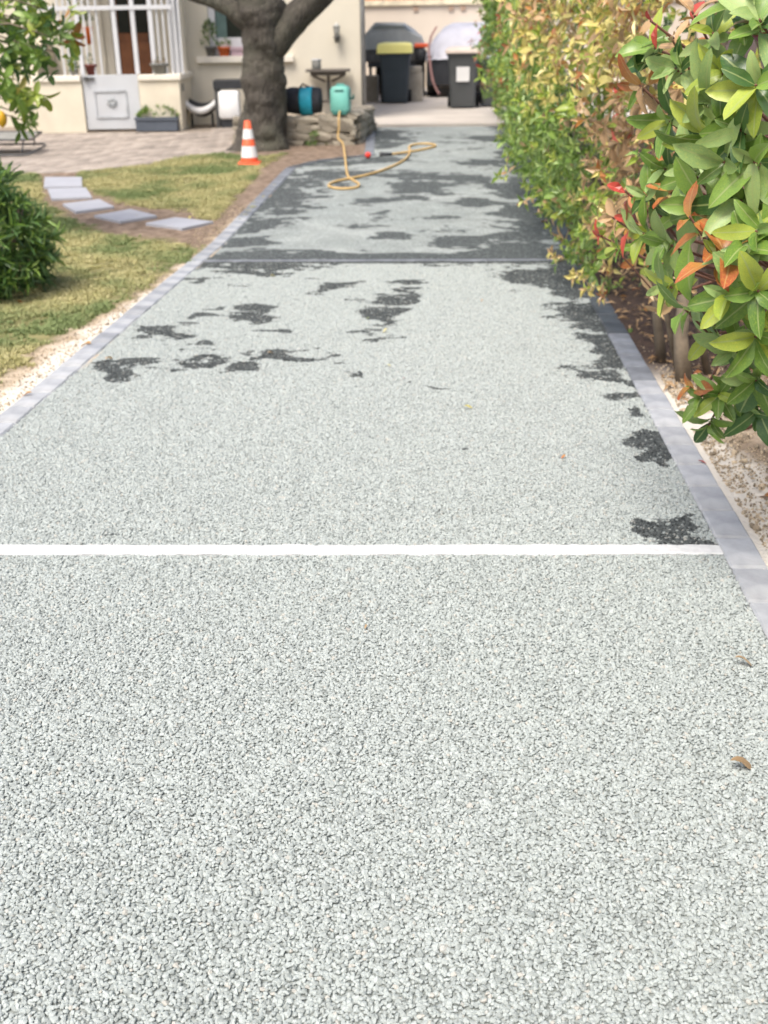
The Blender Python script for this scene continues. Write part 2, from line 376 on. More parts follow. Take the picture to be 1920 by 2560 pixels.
def gn_instances(o, protos, name):
    c = bpy.data.collections.new(name)
    for p in protos: c.objects.link(p)
    ng = bpy.data.node_groups.new(name, 'GeometryNodeTree')
    ng.interface.new_socket('Geometry', in_out='INPUT', socket_type='NodeSocketGeometry'); ng.interface.new_socket('Geometry', in_out='OUTPUT', socket_type='NodeSocketGeometry')
    gi = ng.nodes.new('NodeGroupInput'); go = ng.nodes.new('NodeGroupOutput')
    ip = ng.nodes.new('GeometryNodeInstanceOnPoints'); ci = ng.nodes.new('GeometryNodeCollectionInfo')
    ci.inputs['Collection'].default_value = c; ci.inputs['Separate Children'].default_value = True; ci.inputs['Reset Children'].default_value = True
    def na(n, t):
        q = ng.nodes.new('GeometryNodeInputNamedAttribute'); q.data_type = t; q.inputs[0].default_value = n; return q.outputs[0]
    ip.inputs['Pick Instance'].default_value = True
    ng.links.new(gi.outputs[0], ip.inputs['Points']); ng.links.new(ci.outputs[0], ip.inputs['Instance'])
    ng.links.new(na('idx', 'INT'), ip.inputs['Instance Index']); ng.links.new(na('rot', 'FLOAT_VECTOR'), ip.inputs['Rotation']); ng.links.new(na('scl', 'FLOAT_VECTOR'), ip.inputs['Scale'])
    ng.links.new(ip.outputs[0], go.inputs[0])
    md = o.modifiers.new('instances', 'NODES'); md.node_group = ng
def proto(name, vs, fs, mats):
    me = bpy.data.meshes.new(name); me.from_pydata([tuple(map(float, v)) for v in vs], [], fs)
    for mm in mats: me.materials.append(mm)
    return bpy.data.objects.new(name, me)
def points(name, P, attrs, idx):
    me = bpy.data.meshes.new(name); me.vertices.add(len(P)); me.vertices.foreach_set('co', P.astype(np.float32).ravel())
    for k, a in attrs.items():
        a = np.asarray(a, np.float32)
        if a.ndim == 1: q = me.attributes.new(k, 'FLOAT', 'POINT'); q.data.foreach_set('value', a)
        else: q = me.attributes.new(k, 'FLOAT_VECTOR', 'POINT'); q.data.foreach_set('vector', a.ravel())
    q = me.attributes.new('idx', 'INT', 'POINT'); q.data.foreach_set('value', idx.astype(np.int32))
    o = bpy.data.objects.new(name, me); col.objects.link(o); return o
bm = bmesh.new(); bmesh.ops.create_icosphere(bm, subdivisions=1, radius=1); bv = [v.co.copy() for v in bm.verts]; bf = [[v.index for v in f.verts] for f in bm.faces]; bm.free()
stones = []
for i in range(9):
    q = Vector((rng.uniform(.8, 1.25), rng.uniform(.6, .95), rng.uniform(.4, .75)))
    vs = [Vector((v.x*q.x, v.y*q.y, v.z*q.z))*rng.uniform(.72, 1.2) for v in bv]
    stones.append(proto('chipping', vs, bf, [GS]))
sp = .0068
gx, gy = np.meshgrid(np.arange(-2.0, 1.0, sp), np.arange(.55, YG-.03, sp), indexing='ij')
gx = gx.ravel()+rng.uniform(-.5, .5, gx.size)*sp; gy = gy.ravel()+rng.uniform(-.5, .5, gy.size)*sp
k = (gx > left(gy)+.002) & (gx < right(gy)-.002) & ~((gy > yw0(gx)+.000) & (gy < yw1(gx)-.000)); gx = gx[k]; gy = gy[k]; n = len(gx)
vis = (gx > -1.1-gy*.42) & (gx < 1.0); gx = gx[vis]; gy = gy[vis]; n = len(gx)
gzv = gz(gy)+rng.uniform(-.0010, .0012, n)+.004*(fbm(gx*3, gy*3, 3)-.5)
Pn = np.stack([gx, gy, gzv], 1); s = rng.uniform(.0036, .0070, n)*(1+.35*(rng.random(n) > .95))
rot = np.stack([rng.normal(0, .34, n), rng.normal(0, .34, n), rng.uniform(0, 6.28, n)], 1)
wet = wetness(Pn); wet = np.clip(np.where(rng.random(n) < wet**1.3*1.05, .40+.75*wet, wet*.25), 0, 1)
g = points('gravel', Pn, {'rot': rot, 'scl': np.stack([s, s, s], 1), 'wet': wet, 'rnd': rng.random(n)}, rng.integers(0, 9, n))
gn_instances(g, stones, 'chippings'); tag(g, 'loose pale grey green chippings covering the near drive', 'gravel', kind='stuff')
print('chippings', n)

# ------------------------------------------------------------------ ground
gxs = np.concatenate([[-70, -40, -20, -12], np.arange(-7.5, -1.5, .05), np.arange(-1.5, .9, .3), np.arange(.9, 2.6, .04), [3, 4, 6, 10, 20, 40, 70]])
gys = np.concatenate([[-30, -10, -3, 0], np.arange(.5, 13.8, .05), [14.2, 14.6, 15, 17, 20, 26, 35, 60, 120]])
X, Y = np.meshgrid(gxs, gys, indexing='ij')
Z = gz(Y)
LW = [at(x, y) for x, y in [(-900, 430), (0, 433), (84, 434), (211, 430), (350, 415), (464, 392), (590, 380)]]
def terr(X): return np.interp(X, [p.x for p in LW], [p.y for p in LW])
PX, PY = proj(np.stack([X, np.maximum(Y, .4), Z], -1)); dx = PX/1.1573; dy = PY/1.1573
n1 = fbm(X*3, Y*3, 4, 3); n2 = fbm(X*12, Y*12, 3, 9); n3 = fbm(X*1.1, Y*1.1, 3, 17)
dl = left(Y)-X                                          # distance outward from the left edge
def seg(px, py, pts, wid):
    d = np.full(px.shape, 1e9)
    for (x0, y0, w0), (x1, y1, w1) in zip(pts[:-1], pts[1:]):
        t = np.clip(((px-x0)*(x1-x0)+(py-y0)*(y1-y0))/((x1-x0)**2+(y1-y0)**2), 0, 1)
        ww = w0+(w1-w0)*t; d = np.minimum(d, np.hypot((px-x0-t*(x1-x0)), (py-y0-t*(y1-y0))*1.6)/ww)
    return d
path = seg(dx, dy, [(135, 385, 52), (145, 425, 52), (190, 450, 55), (270, 474, 60), (390, 488, 60), (455, 500, 45)], 1)
dirtm = sstep(1.12, .75, path+(n2-.5)*.5)
d2 = seg(dx, dy, [(430, 520, 28), (470, 505, 26), (510, 460, 30), (560, 410, 34), (600, 372, 42), (680, 340, 60), (780, 335, 50)], 1)
dirtm = np.maximum(dirtm, sstep(1.15, .7, d2+(n2-.5)*.7))
dirtm = np.maximum(dirtm, sstep(.25, .1, np.hypot(X-at(660, 372).x, Y-at(660, 372).y)-.35+(n2-.5)*.3))
oc = at(75, 745)
ew = .13+.15*sstep(6.8, 4.8, Y)+.12*sstep(6.4, 7.5, Y)*sstep(10, 7.6, Y)*0+(n2-.5)*.16+(n1-.5)*.12
sandm = sstep(ew+.03, ew-.03, dl)*sstep(10.5, 8.2, Y+(n1-.5)*2)
sandR = (X > .85)*sstep(4.75, 4.35, Y+(n1-.5)*.8)
sand2 = (X > .85)*sstep(.16, .06, X-RX-.1+(n2-.5)*.12)*sstep(5.2, 4.6, Y)
soilR = (X > .85)*(1-sandR)
lawn = (X < left(Y))*(1-dirtm)*(1-sandm)*(Y < terr(X)+.02)
sand = np.clip(sandm+sandR+sand2, 0, 1); dark = np.clip(soilR, 0, 1)
ins = (X > left(Y)+.02) & (X < right(Y)-.02) & (Y < YE) & (Y > .3)
ter = (Y > terr(X)+.03) & (X < at(600, 380).x)
Z = Z+.010*(n2-.5)*(sand+dirtm+dark > .2)+.03*(n1-.5)*(soilR > .5)-.05*ins-.05*ter
Z = np.where((X > 1.05) & (Y < 5), Z+.02*(n1-.3)*2, Z)
m, nt, b = newmat('garden_ground')
A = N(nt, 'ShaderNodeAttribute', attribute_name='mask'); sp_ = N(nt, 'ShaderNodeSeparateXYZ'); nt.links.new(A.outputs['Vector'], sp_.inputs[0])
a = noise(nt, 3.2, 6); a2 = noise(nt, 60, 5); a3 = noise(nt, 14, 5); tcg = N(nt, 'ShaderNodeTexCoord')
soil = mix(nt, (.13, .088, .06), (.27, .20, .145), ramp(nt, a3.outputs[0], [(.35, 0), (.65, 1)]))
c = mix(nt, soil, mix(nt, (.11, .11, .035), (.26, .235, .10), ramp(nt, a.outputs[0], [(.4, 0), (.62, 1)])), sp_.outputs[0])
sd = mix(nt, (.24, .185, .12), (.54, .44, .32), ramp(nt, a2.outputs[0], [(.32, 0), (.5, 1)]))
sd = mix(nt, sd, (.26, .20, .13), ramp(nt, a3.outputs[0], [(.52, 0), (.70, .75)]))
sd = mix(nt, sd, (.80, .74, .63), ramp(nt, sp_.outputs[1], [(.93, 0), (1, .0)]))
sx = N(nt, 'ShaderNodeSeparateXYZ'); nt.links.new(tcg.outputs['Object'], sx.inputs[0]); a5 = noise(nt, 5, 6)
ma = N(nt, 'ShaderNodeMath', operation='MULTIPLY_ADD'); nt.links.new(a5.outputs[0], ma.inputs[0]); ma.inputs[1].default_value = 1.6; nt.links.new(sx.outputs[0], ma.inputs[2])
sd = mix(nt, sd, (.20, .145, .095), ramp(nt, ma.outputs[0], [(.0, 0), (1.0, 0)]) if False else mix(nt, (0, 0, 0), (.8, .8, .8), ramp(nt, N_sub(nt, ma.outputs[0], 1.60), [(0, 0), (.45, 1)])))
c = mix(nt, c, sd, sp_.outputs[1])
c = mix(nt, c, mix(nt, (.028, .018, .013), (.10, .06, .04), ramp(nt, a2.outputs[0], [(.35, 0), (.65, 1)])), sp_.outputs[2])
wh = N(nt, 'ShaderNodeAttribute', attribute_name='pale'); c = mix(nt, c, (.70, .66, .58), wh.outputs['Fac'])
nt.links.new(c, b.inputs['Base Color']); b.inputs['Roughness'].default_value = .97; bump(nt, b, a2.outputs[0], .7, .02)
pale = np.maximum(sstep(.0, .04, ew*.8-dl)*(dl > 0)*sstep(10, 8, Y), (X > RX)*sstep(.10, .05, X-RX-.1-.05+(n2-.5)*.16-.10*sstep(3.9, 3.0, Y)*sstep(2.6, 3, Y))*sstep(5.0, 4.3, Y))*.85
gr = numesh('ground', np.stack([X, Y, Z], -1).reshape(-1, 3), gridfaces(len(gxs), len(gys)), [m], {'mask': np.stack([lawn, sand*1., dark*1.], -1).reshape(-1, 3), 'pale': pale.ravel()}, True)
tag(gr, kind='structure')
concrete = MB(); q0 = gz(YE)
concrete.add([(-1.25, YE+.05, .25+.03), (4, YE+.05, .25+.03), (4, 26, .28), (-3.5, 26, .28), (-1.25, YE+.05, .18), (4, YE+.05, .18)], [(0, 1, 2, 3), (4, 5, 1, 0)])
concrete.build('concrete_pavement', M['concrete'])['kind'] = 'structure'

# ------------------------------------------------------------------ grass
def tuft(seed, nb, h, spread, mats):
    r = np.random.default_rng(seed); vs = []; fs = []
    for i in range(nb):
        a = r.uniform(0, 6.28); p = r.normal(0, spread, 2); le = r.uniform(.3, 1.1); hh = h*r.uniform(.5, 1.1); wd = .0026
        dx_, dy_ = math.cos(a), math.sin(a); b = len(vs)
        vs += [(p[0]-dy_*wd, p[1]+dx_*wd, 0), (p[0]+dy_*wd, p[1]-dx_*wd, 0), (p[0]+dx_*hh*le*.4+dy_*wd*.7, p[1]+dy_*hh*le*.4-dx_*wd*.7, hh*.65), (p[0]+dx_*hh*le*.4-dy_*wd*.7, p[1]+dy_*hh*le*.4+dx_*wd*.7, hh*.65), (p[0]+dx_*hh*le, p[1]+dy_*hh*le, hh)]
        fs += [(b, b+1, b+2, b+3), (b+3, b+2, b+4)]
    return proto('tuft', vs, fs, mats)
def grassmat():
    m, nt, b = newmat('grass_blades'); r = N(nt, 'ShaderNodeAttribute', attribute_name='rnd', attribute_type='INSTANCER'); t = N(nt, 'ShaderNodeAttribute', attribute_name='tone', attribute_type='INSTANCER')
    gm = N(nt, 'ShaderNodeNewGeometry')
    g1 = mix(nt, (.10, .145, .04), (.20, .255, .09), gm.outputs['Random Per Island']); y1 = mix(nt, (.34, .32, .12), (.54, .49, .25), r.outputs['Fac'])
    nt.links.new(mix(nt, g1, y1, t.outputs['Fac']), b.inputs['Base Color']); b.inputs['Roughness'].default_value = .6; return m
gmx = grassmat(); tufts = [tuft(i, 16, .017, .010, [gmx]) for i in range(6)]
sp = .017
gx, gy = np.meshgrid(np.arange(-6.2, -1.0, sp), np.arange(3.4, 13.2, sp), indexing='ij'); gx = gx.ravel()+rng.uniform(-.5, .5, gx.size)*sp; gy = gy.ravel()+rng.uniform(-.5, .5, gy.size)*sp
ix = np.clip(np.searchsorted(gxs, gx), 0, len(gxs)-1); iy = np.clip(np.searchsorted(gys, gy), 0, len(gys)-1)
lw = lawn[ix, iy]; px, py = proj(np.stack([gx, gy, gz(gy)], 1))
k = (rng.random(len(gx)) < lw*1.05-.03-.85*sstep(.54, .64, fbm(gx*3.2, gy*3.2, 4, 8))) & (px > -350) & (gx < left(gy)-.04); gx = gx[k]; gy = gy[k]; n = len(gx)
tone = np.clip((fbm(gx*2.2, gy*2.2, 5, 21)-.43)*4.0+.18*sstep(6.5, 9, gy)+(rng.random(n)-.5)*.5+.35*sstep(.9, .3, left(gy)-gx), 0, 1)
s = rng.uniform(.6, 1.35, n)
o = points('grass', np.stack([gx, gy, gz(gy)-.002], 1), {'rot': np.stack([0*s, 0*s, rng.uniform(0, 6.28, n)], 1), 'scl': np.stack([s, s, s], 1), 'rnd': rng.random(n), 'tone': tone}, rng.integers(0, 6, n))
gn_instances(o, tufts, 'tufts'); tag(o, 'short patchy green and straw coloured lawn beside the drive', 'grass', kind='stuff'); print('tufts', n)

# pebbles and crumbs on the bare ground at the right and along the left kerb
PB = mat('limestone_crumbs', (.58, .47, .33), .95, .3, 30, .3, 90, rnd=.7); cr = [proto('crumb', [v*rng.uniform(.7, 1.2) for v in bv], bf, [PB]) for _ in range(4)]
nn = 17000; gx = RX+.13+1.3*rng.random(nn)**1.5; gy = rng.uniform(2.2, 5.2, nn); k = (fbm(gx*6, gy*6, 3, 4) > .36) & (rng.random(nn) < sstep(5.0, 4.4, gy)+.06)
gx = gx[k]; gy = gy[k]; nl = 2600; yl = rng.uniform(3.5, 9.5, nl); xl = left(yl)-.11-np.abs(rng.normal(0, .11, nl)); gx = np.concatenate([gx, xl]); gy = np.concatenate([gy, yl]); n = len(gx)
s = rng.uniform(.002, .007, n)*(1+1.6*(rng.random(n) > .975))
ix = np.clip(np.searchsorted(gxs, gx), 0, len(gxs)-1); iy = np.clip(np.searchsorted(gys, gy), 0, len(gys)-1)
o = points('gravel_crumbs', np.stack([gx, gy, Z[ix, iy]+.002], 1), {'rot': rng.uniform(0, 6, (n, 3)), 'scl': np.stack([s, s*rng.uniform(.6, 1, n), s*.6], 1)}, rng.integers(0, 4, n))
gn_instances(o, cr, 'crumbs'); tag(o, 'cream limestone crumbs scattered on the bare ground beside the kerbs', 'rubble', kind='stuff')

# ------------------------------------------------------------------ kerbs
def blockmesh(l, w, h, mt, k):
    b = MB(); vs = []
    r = random.Random(k); j = lambda a: r.uniform(-a, a)
    c = .006
    for z, i in ((-h, 0), (-.006, 0), (0, c)):
        for x, y in ((-1, -1), (1, -1), (1, 1), (-1, 1)): vs.append((x*(w/2-i)+j(.0015), y*(l/2-i)+j(.0015), z+(j(.0015) if z > -.01 else 0)))
    fs = [(8, 9, 10, 11)]+[(a+q, a+(q+1) % 4, a+4+(q+1) % 4, a+4+q) for a in (0, 4) for q in range(4)]
    return b.add(vs, fs)
def bmesh_of(mb, name, mats):
    me = bpy.data.meshes.new(name); me.from_pydata(mb.v, [], mb.f)
    for mm in mats: me.materials.append(mm)
    return me
KW = .105; KL = .2
KM = [bmesh_of(blockmesh(KL-.007, KW, .08, None, i), 'kerb_block', [M['kerb']]) for i in range(4)]
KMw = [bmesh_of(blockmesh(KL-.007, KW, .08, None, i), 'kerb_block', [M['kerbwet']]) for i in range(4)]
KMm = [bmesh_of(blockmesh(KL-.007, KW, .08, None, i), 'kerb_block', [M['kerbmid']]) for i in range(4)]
KMp = [bmesh_of(blockmesh(KL-.006, KW, .08, None, i), 'kerb_block', [M['kerbpale']]) for i in range(4)]
def kerb(name, pts, side, wetf, label):
    """pts: the inner edge; blocks stand outward of it"""
    bed = MB(); root = None; blocks = []
    for (x0, y0), (x1, y1) in zip(pts[:-1], pts[1:]):
        L_ = math.hypot(x1-x0, y1-y0); tx, ty = (x1-x0)/L_, (y1-y0)/L_; nx_, ny_ = (-ty*side, tx*side); n = max(1, round(L_/KL))
        for i in range(n):
            s = (i+.5)*L_/n; x = x0+tx*s+nx_*KW/2; y = y0+ty*s+ny_*KW/2; blocks.append((x, y, math.atan2(-tx, ty), L_/n/KL))
    vs = []
    P2 = []
    for i, (x, y) in enumerate(pts):
        a = pts[max(0, i-1)]; b = pts[min(len(pts)-1, i+1)]; L_ = math.hypot(b[0]-a[0], b[1]-a[1]); nx_, ny_ = -(b[1]-a[1])/L_*side, (b[0]-a[0])/L_*side
        P2 += [(x+nx_*.004, y+ny_*.004, float(gz(y))+.001), (x+nx_*(KW-.004), y+ny_*(KW-.004), float(gz(y))+.001)]
    f = [(2*i, 2*i+1, 2*i+3, 2*i+2) for i in range(len(pts)-1)]
    root = bed.add(P2, f).build(name, M['kerbpale']); tag(root, label, 'kerb', kind='structure')
    for i, (x, y, a, sc_) in enumerate(blocks):
        me = random.choice((KM, KMm, KMw, KMp)[int(wetf(x, y))])
        slope = math.atan(.25/6.5) if 8 < y < 14.5 else 0
        mw = Matrix.Translation((x, y, float(gz(y))+.007+random.uniform(-.0015, .0015))) @ Matrix.Rotation(a+random.uniform(-.006, .006), 4, 'Z') @ Matrix.Rotation(slope*math.cos(a), 4, 'X') @ Matrix.Scale(sc_, 4, (0, 1, 0))
        link('kerb_block', me, root, mw)
ysr = [.3, 2, 4, 6, 7, 8, 9, 10, 11, 12, 13, YE]
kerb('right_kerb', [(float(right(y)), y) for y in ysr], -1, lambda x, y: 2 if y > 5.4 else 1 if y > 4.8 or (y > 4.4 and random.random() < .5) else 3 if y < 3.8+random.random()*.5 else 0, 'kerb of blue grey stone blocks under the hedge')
ysl = [.3, 3, 6, 9]+[p[0] for p in LE[1:]]
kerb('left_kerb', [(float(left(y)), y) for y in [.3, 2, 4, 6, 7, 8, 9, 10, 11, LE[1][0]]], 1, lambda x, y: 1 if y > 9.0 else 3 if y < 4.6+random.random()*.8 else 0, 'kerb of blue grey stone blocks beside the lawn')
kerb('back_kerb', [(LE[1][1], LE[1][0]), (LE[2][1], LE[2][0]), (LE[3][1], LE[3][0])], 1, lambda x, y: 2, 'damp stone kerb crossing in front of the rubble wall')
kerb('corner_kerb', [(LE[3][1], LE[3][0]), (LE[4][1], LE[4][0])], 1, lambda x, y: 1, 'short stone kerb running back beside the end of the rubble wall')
# cross joints: rough pale strip and dark grey strip
def strip(name, y0, y1, mt, label, wob=.003, top=.006, fy=None):
    n = 260; xs = np.linspace(left(y0)+.001, right(y0)-.001, n); V = []
    r = [fbm(xs*26, xs*0+s, 3, 40+s)-.5 for s in range(2)]
    fy = fy or (lambda x: 0)
    for z, ins in ((-.02, 0), (top-.003, 0), (top, .004)):
        V += [(x, y0+fy(x)+ins+wob*a*4, z+.004*(0 if z < 0 else 1)*(a)) for x, a in zip(xs, r[0])]; V += [(x, y1+fy(x)-ins+wob*a*4, z) for x, a in zip(xs, r[1])]
    F_ = []
    for i in range(n-1):
        F_ += [(i, i+1, 2*n+i+1, 2*n+i), (2*n+i, 2*n+i+1, 4*n+i+1, 4*n+i), (4*n+i, 4*n+i+1, 5*n+i+1, 5*n+i), (5*n+i, 5*n+i+1, 3*n+i+1, 3*n+i), (3*n+i, 3*n+i+1, n+i+1, n+i)]
    o = MB().add(V, F_).build(name, mt); tag(o, label, 'edging', kind='structure')
wm = mat('white_joint_mortar', (.56, .565, .56), .9, .12, 30, .6, 120, dirt=(.46, .47, .46))
strip('white_joint', YW0, YW1, wm, 'white mortar joint across the near drive', fy=lambda x: yw0(x)-YW0)
strip('grey_joint', YG-.02, YG+.022, M['kerbmid'], 'thin grey joint across the middle of the drive', .002)

# ------------------------------------------------------------------ terrace of pavers
tb = MB()
TX = at(592, 380).x; n = 60; xs = np.linspace(-9, TX, n); vb = [(x, float(terr(x))+.02, float(gz(terr(x)))-.012) for x in xs]+[(x, 14.5, .25-.012) for x in xs]+[(x, 17.5, .25-.012) for x in xs]
root = tb.add(vb, [(i, i+1, n+i+1, n+i) for i in range(n-1)]+[(n+i, n+i+1, 2*n+i+1, 2*n+i) for i in range(n-1)]).build('terrace', M['bed']); tag(root, 'terrace of small pinkish grey pavers laid diagonally in front of the house', 'terrace', kind='structure')
pm = [bmesh_of(blockmesh(.2-.006, .1-.006, .03, None, 50+i), 'paver', [M['paver']]) for i in range(4)]
pl = []; u_ = Vector((math.cos(R(52)), math.sin(R(52)))); v_ = Vector((-u_.y, u_.x)); o_ = Vector((-5.5, 13.5))
for i in range(-80, 80):
    for j in range(-45, 45):
        c = o_+v_*(i*.1)+u_*((j+.5*(i % 2))*.2)
        if -9 < c.x < TX-.03 and c.y > float(terr(c.x))+.06 and c.y < (14.55 if c.x < -3.0 else 15.9):
            q = proj(np.array([c.x, c.y, float(gz(c.y))]))
            if -260 < q[0] < 900: pl.append((c.y, c.x, q[0]))
pl.sort(key=lambda t: t[0]+(100 if t[2] < -20 else 0)); ang = math.atan2(-u_.x, u_.y)
rest = MB()
for k, (y, x, q) in enumerate(pl):
    slope = math.atan(.25/6.5) if y < 14.5 else 0
    mw = Matrix.Translation((x, y, float(gz(y))+random.uniform(-.002, .002))) @ Matrix.Rotation(slope, 4, 'X') @ Matrix.Rotation(ang, 4, 'Z')
    me = random.choice(pm)
    if k < 300: link('paver', me, root, mw)
    else: rest.add([mw @ v.co for v in me.vertices], [list(p.vertices) for p in me.polygons])
o = rest.build('paving', M['paver'], root); o['kind'] = 'stuff'; print('pavers', len(pl))

# ------------------------------------------------------------------ stepping stones (corners read on the photograph)
z6 = lambda x, y: (x/2.37, 350+y/2.37)
SS = [([(268, 232), (485, 232), (487, 285), (262, 290)], 'pale grey stepping slab nearest the terrace'),
      ([(285, 302), (510, 295), (545, 350), (308, 360)], 'second pale stepping slab from the terrace'),
      ([(375, 392), (590, 365), (675, 408), (450, 438)], 'middle pale slab of the five stepping stones'),
      ([(562, 462), (775, 424), (928, 462), (715, 497)], 'pale slanting stepping slab, next to last towards the drive'),
      ([(868, 507), (1040, 474), (1262, 498), (1080, 537)], 'pale stepping slab nearest the drive')]
for cs, lab in SS:
    P3 = [at(*z6(*c)) for c in cs]; c = sum(P3, Vector())/4
    b = MB(); top = [(p-c)*1.0+Vector((0, 0, .022)) for p in P3]; mid = [(p-c)*1.015+Vector((0, 0, .016)) for p in P3]; bot = [(p-c)*1.015+Vector((0, 0, -.03)) for p in P3]
    b.add(bot+mid+top, [(8, 11, 10, 9)]+[(a+q, a+4+q, a+4+(q+1) % 4, a+(q+1) % 4) for a in (0, 4) for q in range(4)])
    tag(b.build('stepping_stone', M['slab'], loc=c), lab, 'stepping stone', 'stepping stones across the lawn')

# ------------------------------------------------------------------ leaves
TA = np.array([0, .14, .34, .58, .80, .93, 1.]); WA = np.array([0, .46, .86, 1, .76, .40, 0])
def leaf_template(fold=.22, curl=.25, detail=True, wob=0):
    if detail: t, wd = TA, WA
    else: t, wd = np.array([0, .45, 1.]), np.array([0, 1, 0])
    k = len(t); V = []; UV = []
    ctr = [(0, a, -curl*a*a) for a in t]
    V += ctr; UV += [(0, a) for a in t]
    for sgn in (-1, 1):
        V += [(sgn*wd[i]*.5, t[i], -curl*t[i]**2+fold*wd[i]*.5+wob*(1+sgn)*math.sin(t[i]*7)) for i in range(1, k-1)]; UV += [(sgn, t[i]) for i in range(1, k-1)]
    Lo = k; Ro = k+(k-2); Fc = []
    for s0, flip in ((Lo, False), (Ro, True)):
        ff = [(0, 1, s0)]+[(i, i+1, s0+i, s0+i-1) for i in range(1, k-2)]+[(k-2, k-1, s0+k-3)]
        if flip: ff = [f[::-1] for f in ff]
        Fc += ff
    return np.array(V, float), Fc, np.array(UV, float)
TD = [leaf_template(f, c, True, w) for f, c, w in ((.16, .20, .02), (.24, .42, .04), (.10, .55, -.04), (.30, .12, .03), (.10, .75, .05), (.20, .32, -.05))]
TS = [leaf_template(f, c, False) for f, c in ((.3, .2), (.4, .05), (.2, .4))]
def leafframe(d, nrm):
    d = d/np.linalg.norm(d); x = np.cross(d, nrm); l = np.linalg.norm(x)
    x = x/l if l > 1e-4 else np.array([1., 0, 0]); z = np.cross(x, d); return np.stack([x, d, z], 1)
def joined_leaves(name, leaves, mats, parent=None, detail=False):
    """leaves: (pos, dir, normal, length, width, material index)"""
    V = []; Fc = []; UV = []; MI = []; b = 0; tp = TD if detail else TS
    for i, (p, d, n_, l, wd, mi) in enumerate(leaves):
        tv, tf, tu = tp[i % len(tp)]; Fr = leafframe(d, n_); q = tv*np.array([wd, l, l]); V.append(q @ Fr.T+p)
        for f in tf: Fc.append([b+a for a in f]); UV += [tu[a] for a in f]; MI.append(mi)
        b += len(tv)
    me = bpy.data.meshes.new(name); me.from_pydata(np.concatenate(V).tolist(), [], Fc)
    for mm in mats: me.materials.append(mm)
    me.polygons.foreach_set('material_index', MI); uvl = me.uv_layers.new(name='UVMap'); uvl.data.foreach_set('uv', np.array(UV, np.float32).ravel())
    o = bpy.data.objects.new(name, me); col.objects.link(o)
    if parent: o.parent = parent
    o['kind'] = 'stuff'; return o
_lm = {}
def leafmesh(ti, mk):
    if (ti, mk) not in _lm:
        tv, tf, tu = TD[ti]; me = bpy.data.meshes.new('leaf'); me.from_pydata((tv).tolist(), [], tf); me.materials.append(L[mk])
        uvl = me.uv_layers.new(name='UVMap'); uvl.data.foreach_set('uv', np.array([tu[a] for f in tf for a in f], np.float32).ravel())
        me.polygons.foreach_set('use_smooth', [True]*len(me.polygons)); _lm[(ti, mk)] = me
    return _lm[(ti, mk)]
def one_leaf(p, d, n_, l, wd, mk, parent=None, ti=None, name='leaf'):
    Fr = leafframe(np.array(d, float), np.array(n_, float)); mw = Matrix([[Fr[r, 0]*wd, Fr[r, 1]*l, Fr[r, 2]*l, p[r]] for r in range(3)]+[[0, 0, 0, 1]])
    return link(name, leafmesh(random.randrange(6) if ti is None else ti, mk), parent, mw)
LK = list(L.keys()); LM = [L[k] for k in LK]
def unit(v): v = np.asarray(v, float); return v/np.linalg.norm(v)
def rosette(c, axis, n, ll, asp, pal, spread=(.5, 1.35), phase=None):
    axis = unit(axis); a = unit(np.cross(axis, [.3, .2, .9])); b = np.cross(axis, a); out = []; ph = rng.uniform(0, 6.28)
    for i in range(n):
        t = (i+.5)/n; an = ph+i*2.399; el = spread[1]+(spread[0]-spread[1])*t+rng.normal(0, .1)
        rad = a*math.cos(an)+b*math.sin(an); dd = axis*math.cos(el)+rad*math.sin(el)+np.array([0, 0, -.12])
        l = ll*rng.uniform(.55, 1.15)*(1-.25*t); nn_ = axis*math.sin(el)-rad*math.cos(el)+rng.normal(0, .25, 3)
        out.append((np.asarray(c)+axis*ll*.35*t, unit(dd), nn_, l, l*asp*rng.uniform(.85, 1.15), pal(t)))
    return out
def weighted(ws):
    ks = list(ws); p = np.array([ws[k] for k in ks], float); p /= p.sum(); return lambda t=0: LK.index(ks[rng.choice(len(ks), p=p)])
def shrub(name, base, label, cat, group, clumps, nind, stems, detail_all=False, nmax_detail=0):
    """clumps: list of leaves. The ones that show largest become single leaf objects."""
    root = empty(name, base, 0, label, cat, group); B = np.array(base, float)
    lv = [(p-B, d, n_, l, wd, mi) for p, d, n_, l, wd, mi in clumps]
    for r_ in stems: MB().tube([Vector(p)-Vector(base) for p in r_[0]], r_[1], 6, noise=.1, seed=len(r_[0])).build('stem', r_[2] if len(r_) > 2 else WOODST, root, True)
    sc_ = []
    for i, (p, d, n_, l, wd, mi) in enumerate(lv):
        q = p+B; c = (q-np.array([0, 0, CAMH])) @ M3; x, y = 960+F*c[0]/max(.1, -c[2]), 1280-F*c[1]/max(.1, -c[2])
        v = l*F/max(.1, -c[2]); v *= 1 if (-80 < x < 2000 and -80 < y < 2560) else .05; sc_.append(v*(1+.25*(q[0] < 1.3)))
    od = np.argsort(-np.array(sc_)) if lv else []
    big = set(od[:nind].tolist())
    for i in big: p, d, n_, l, wd, mi = lv[i]; one_leaf(p, d, n_, l, wd, LK[mi], root, i % 6)
    rest = [lv[i] for i in range(len(lv)) if i not in big]
    if rest: joined_leaves('foliage', rest, LM, root, detail_all)
    return root

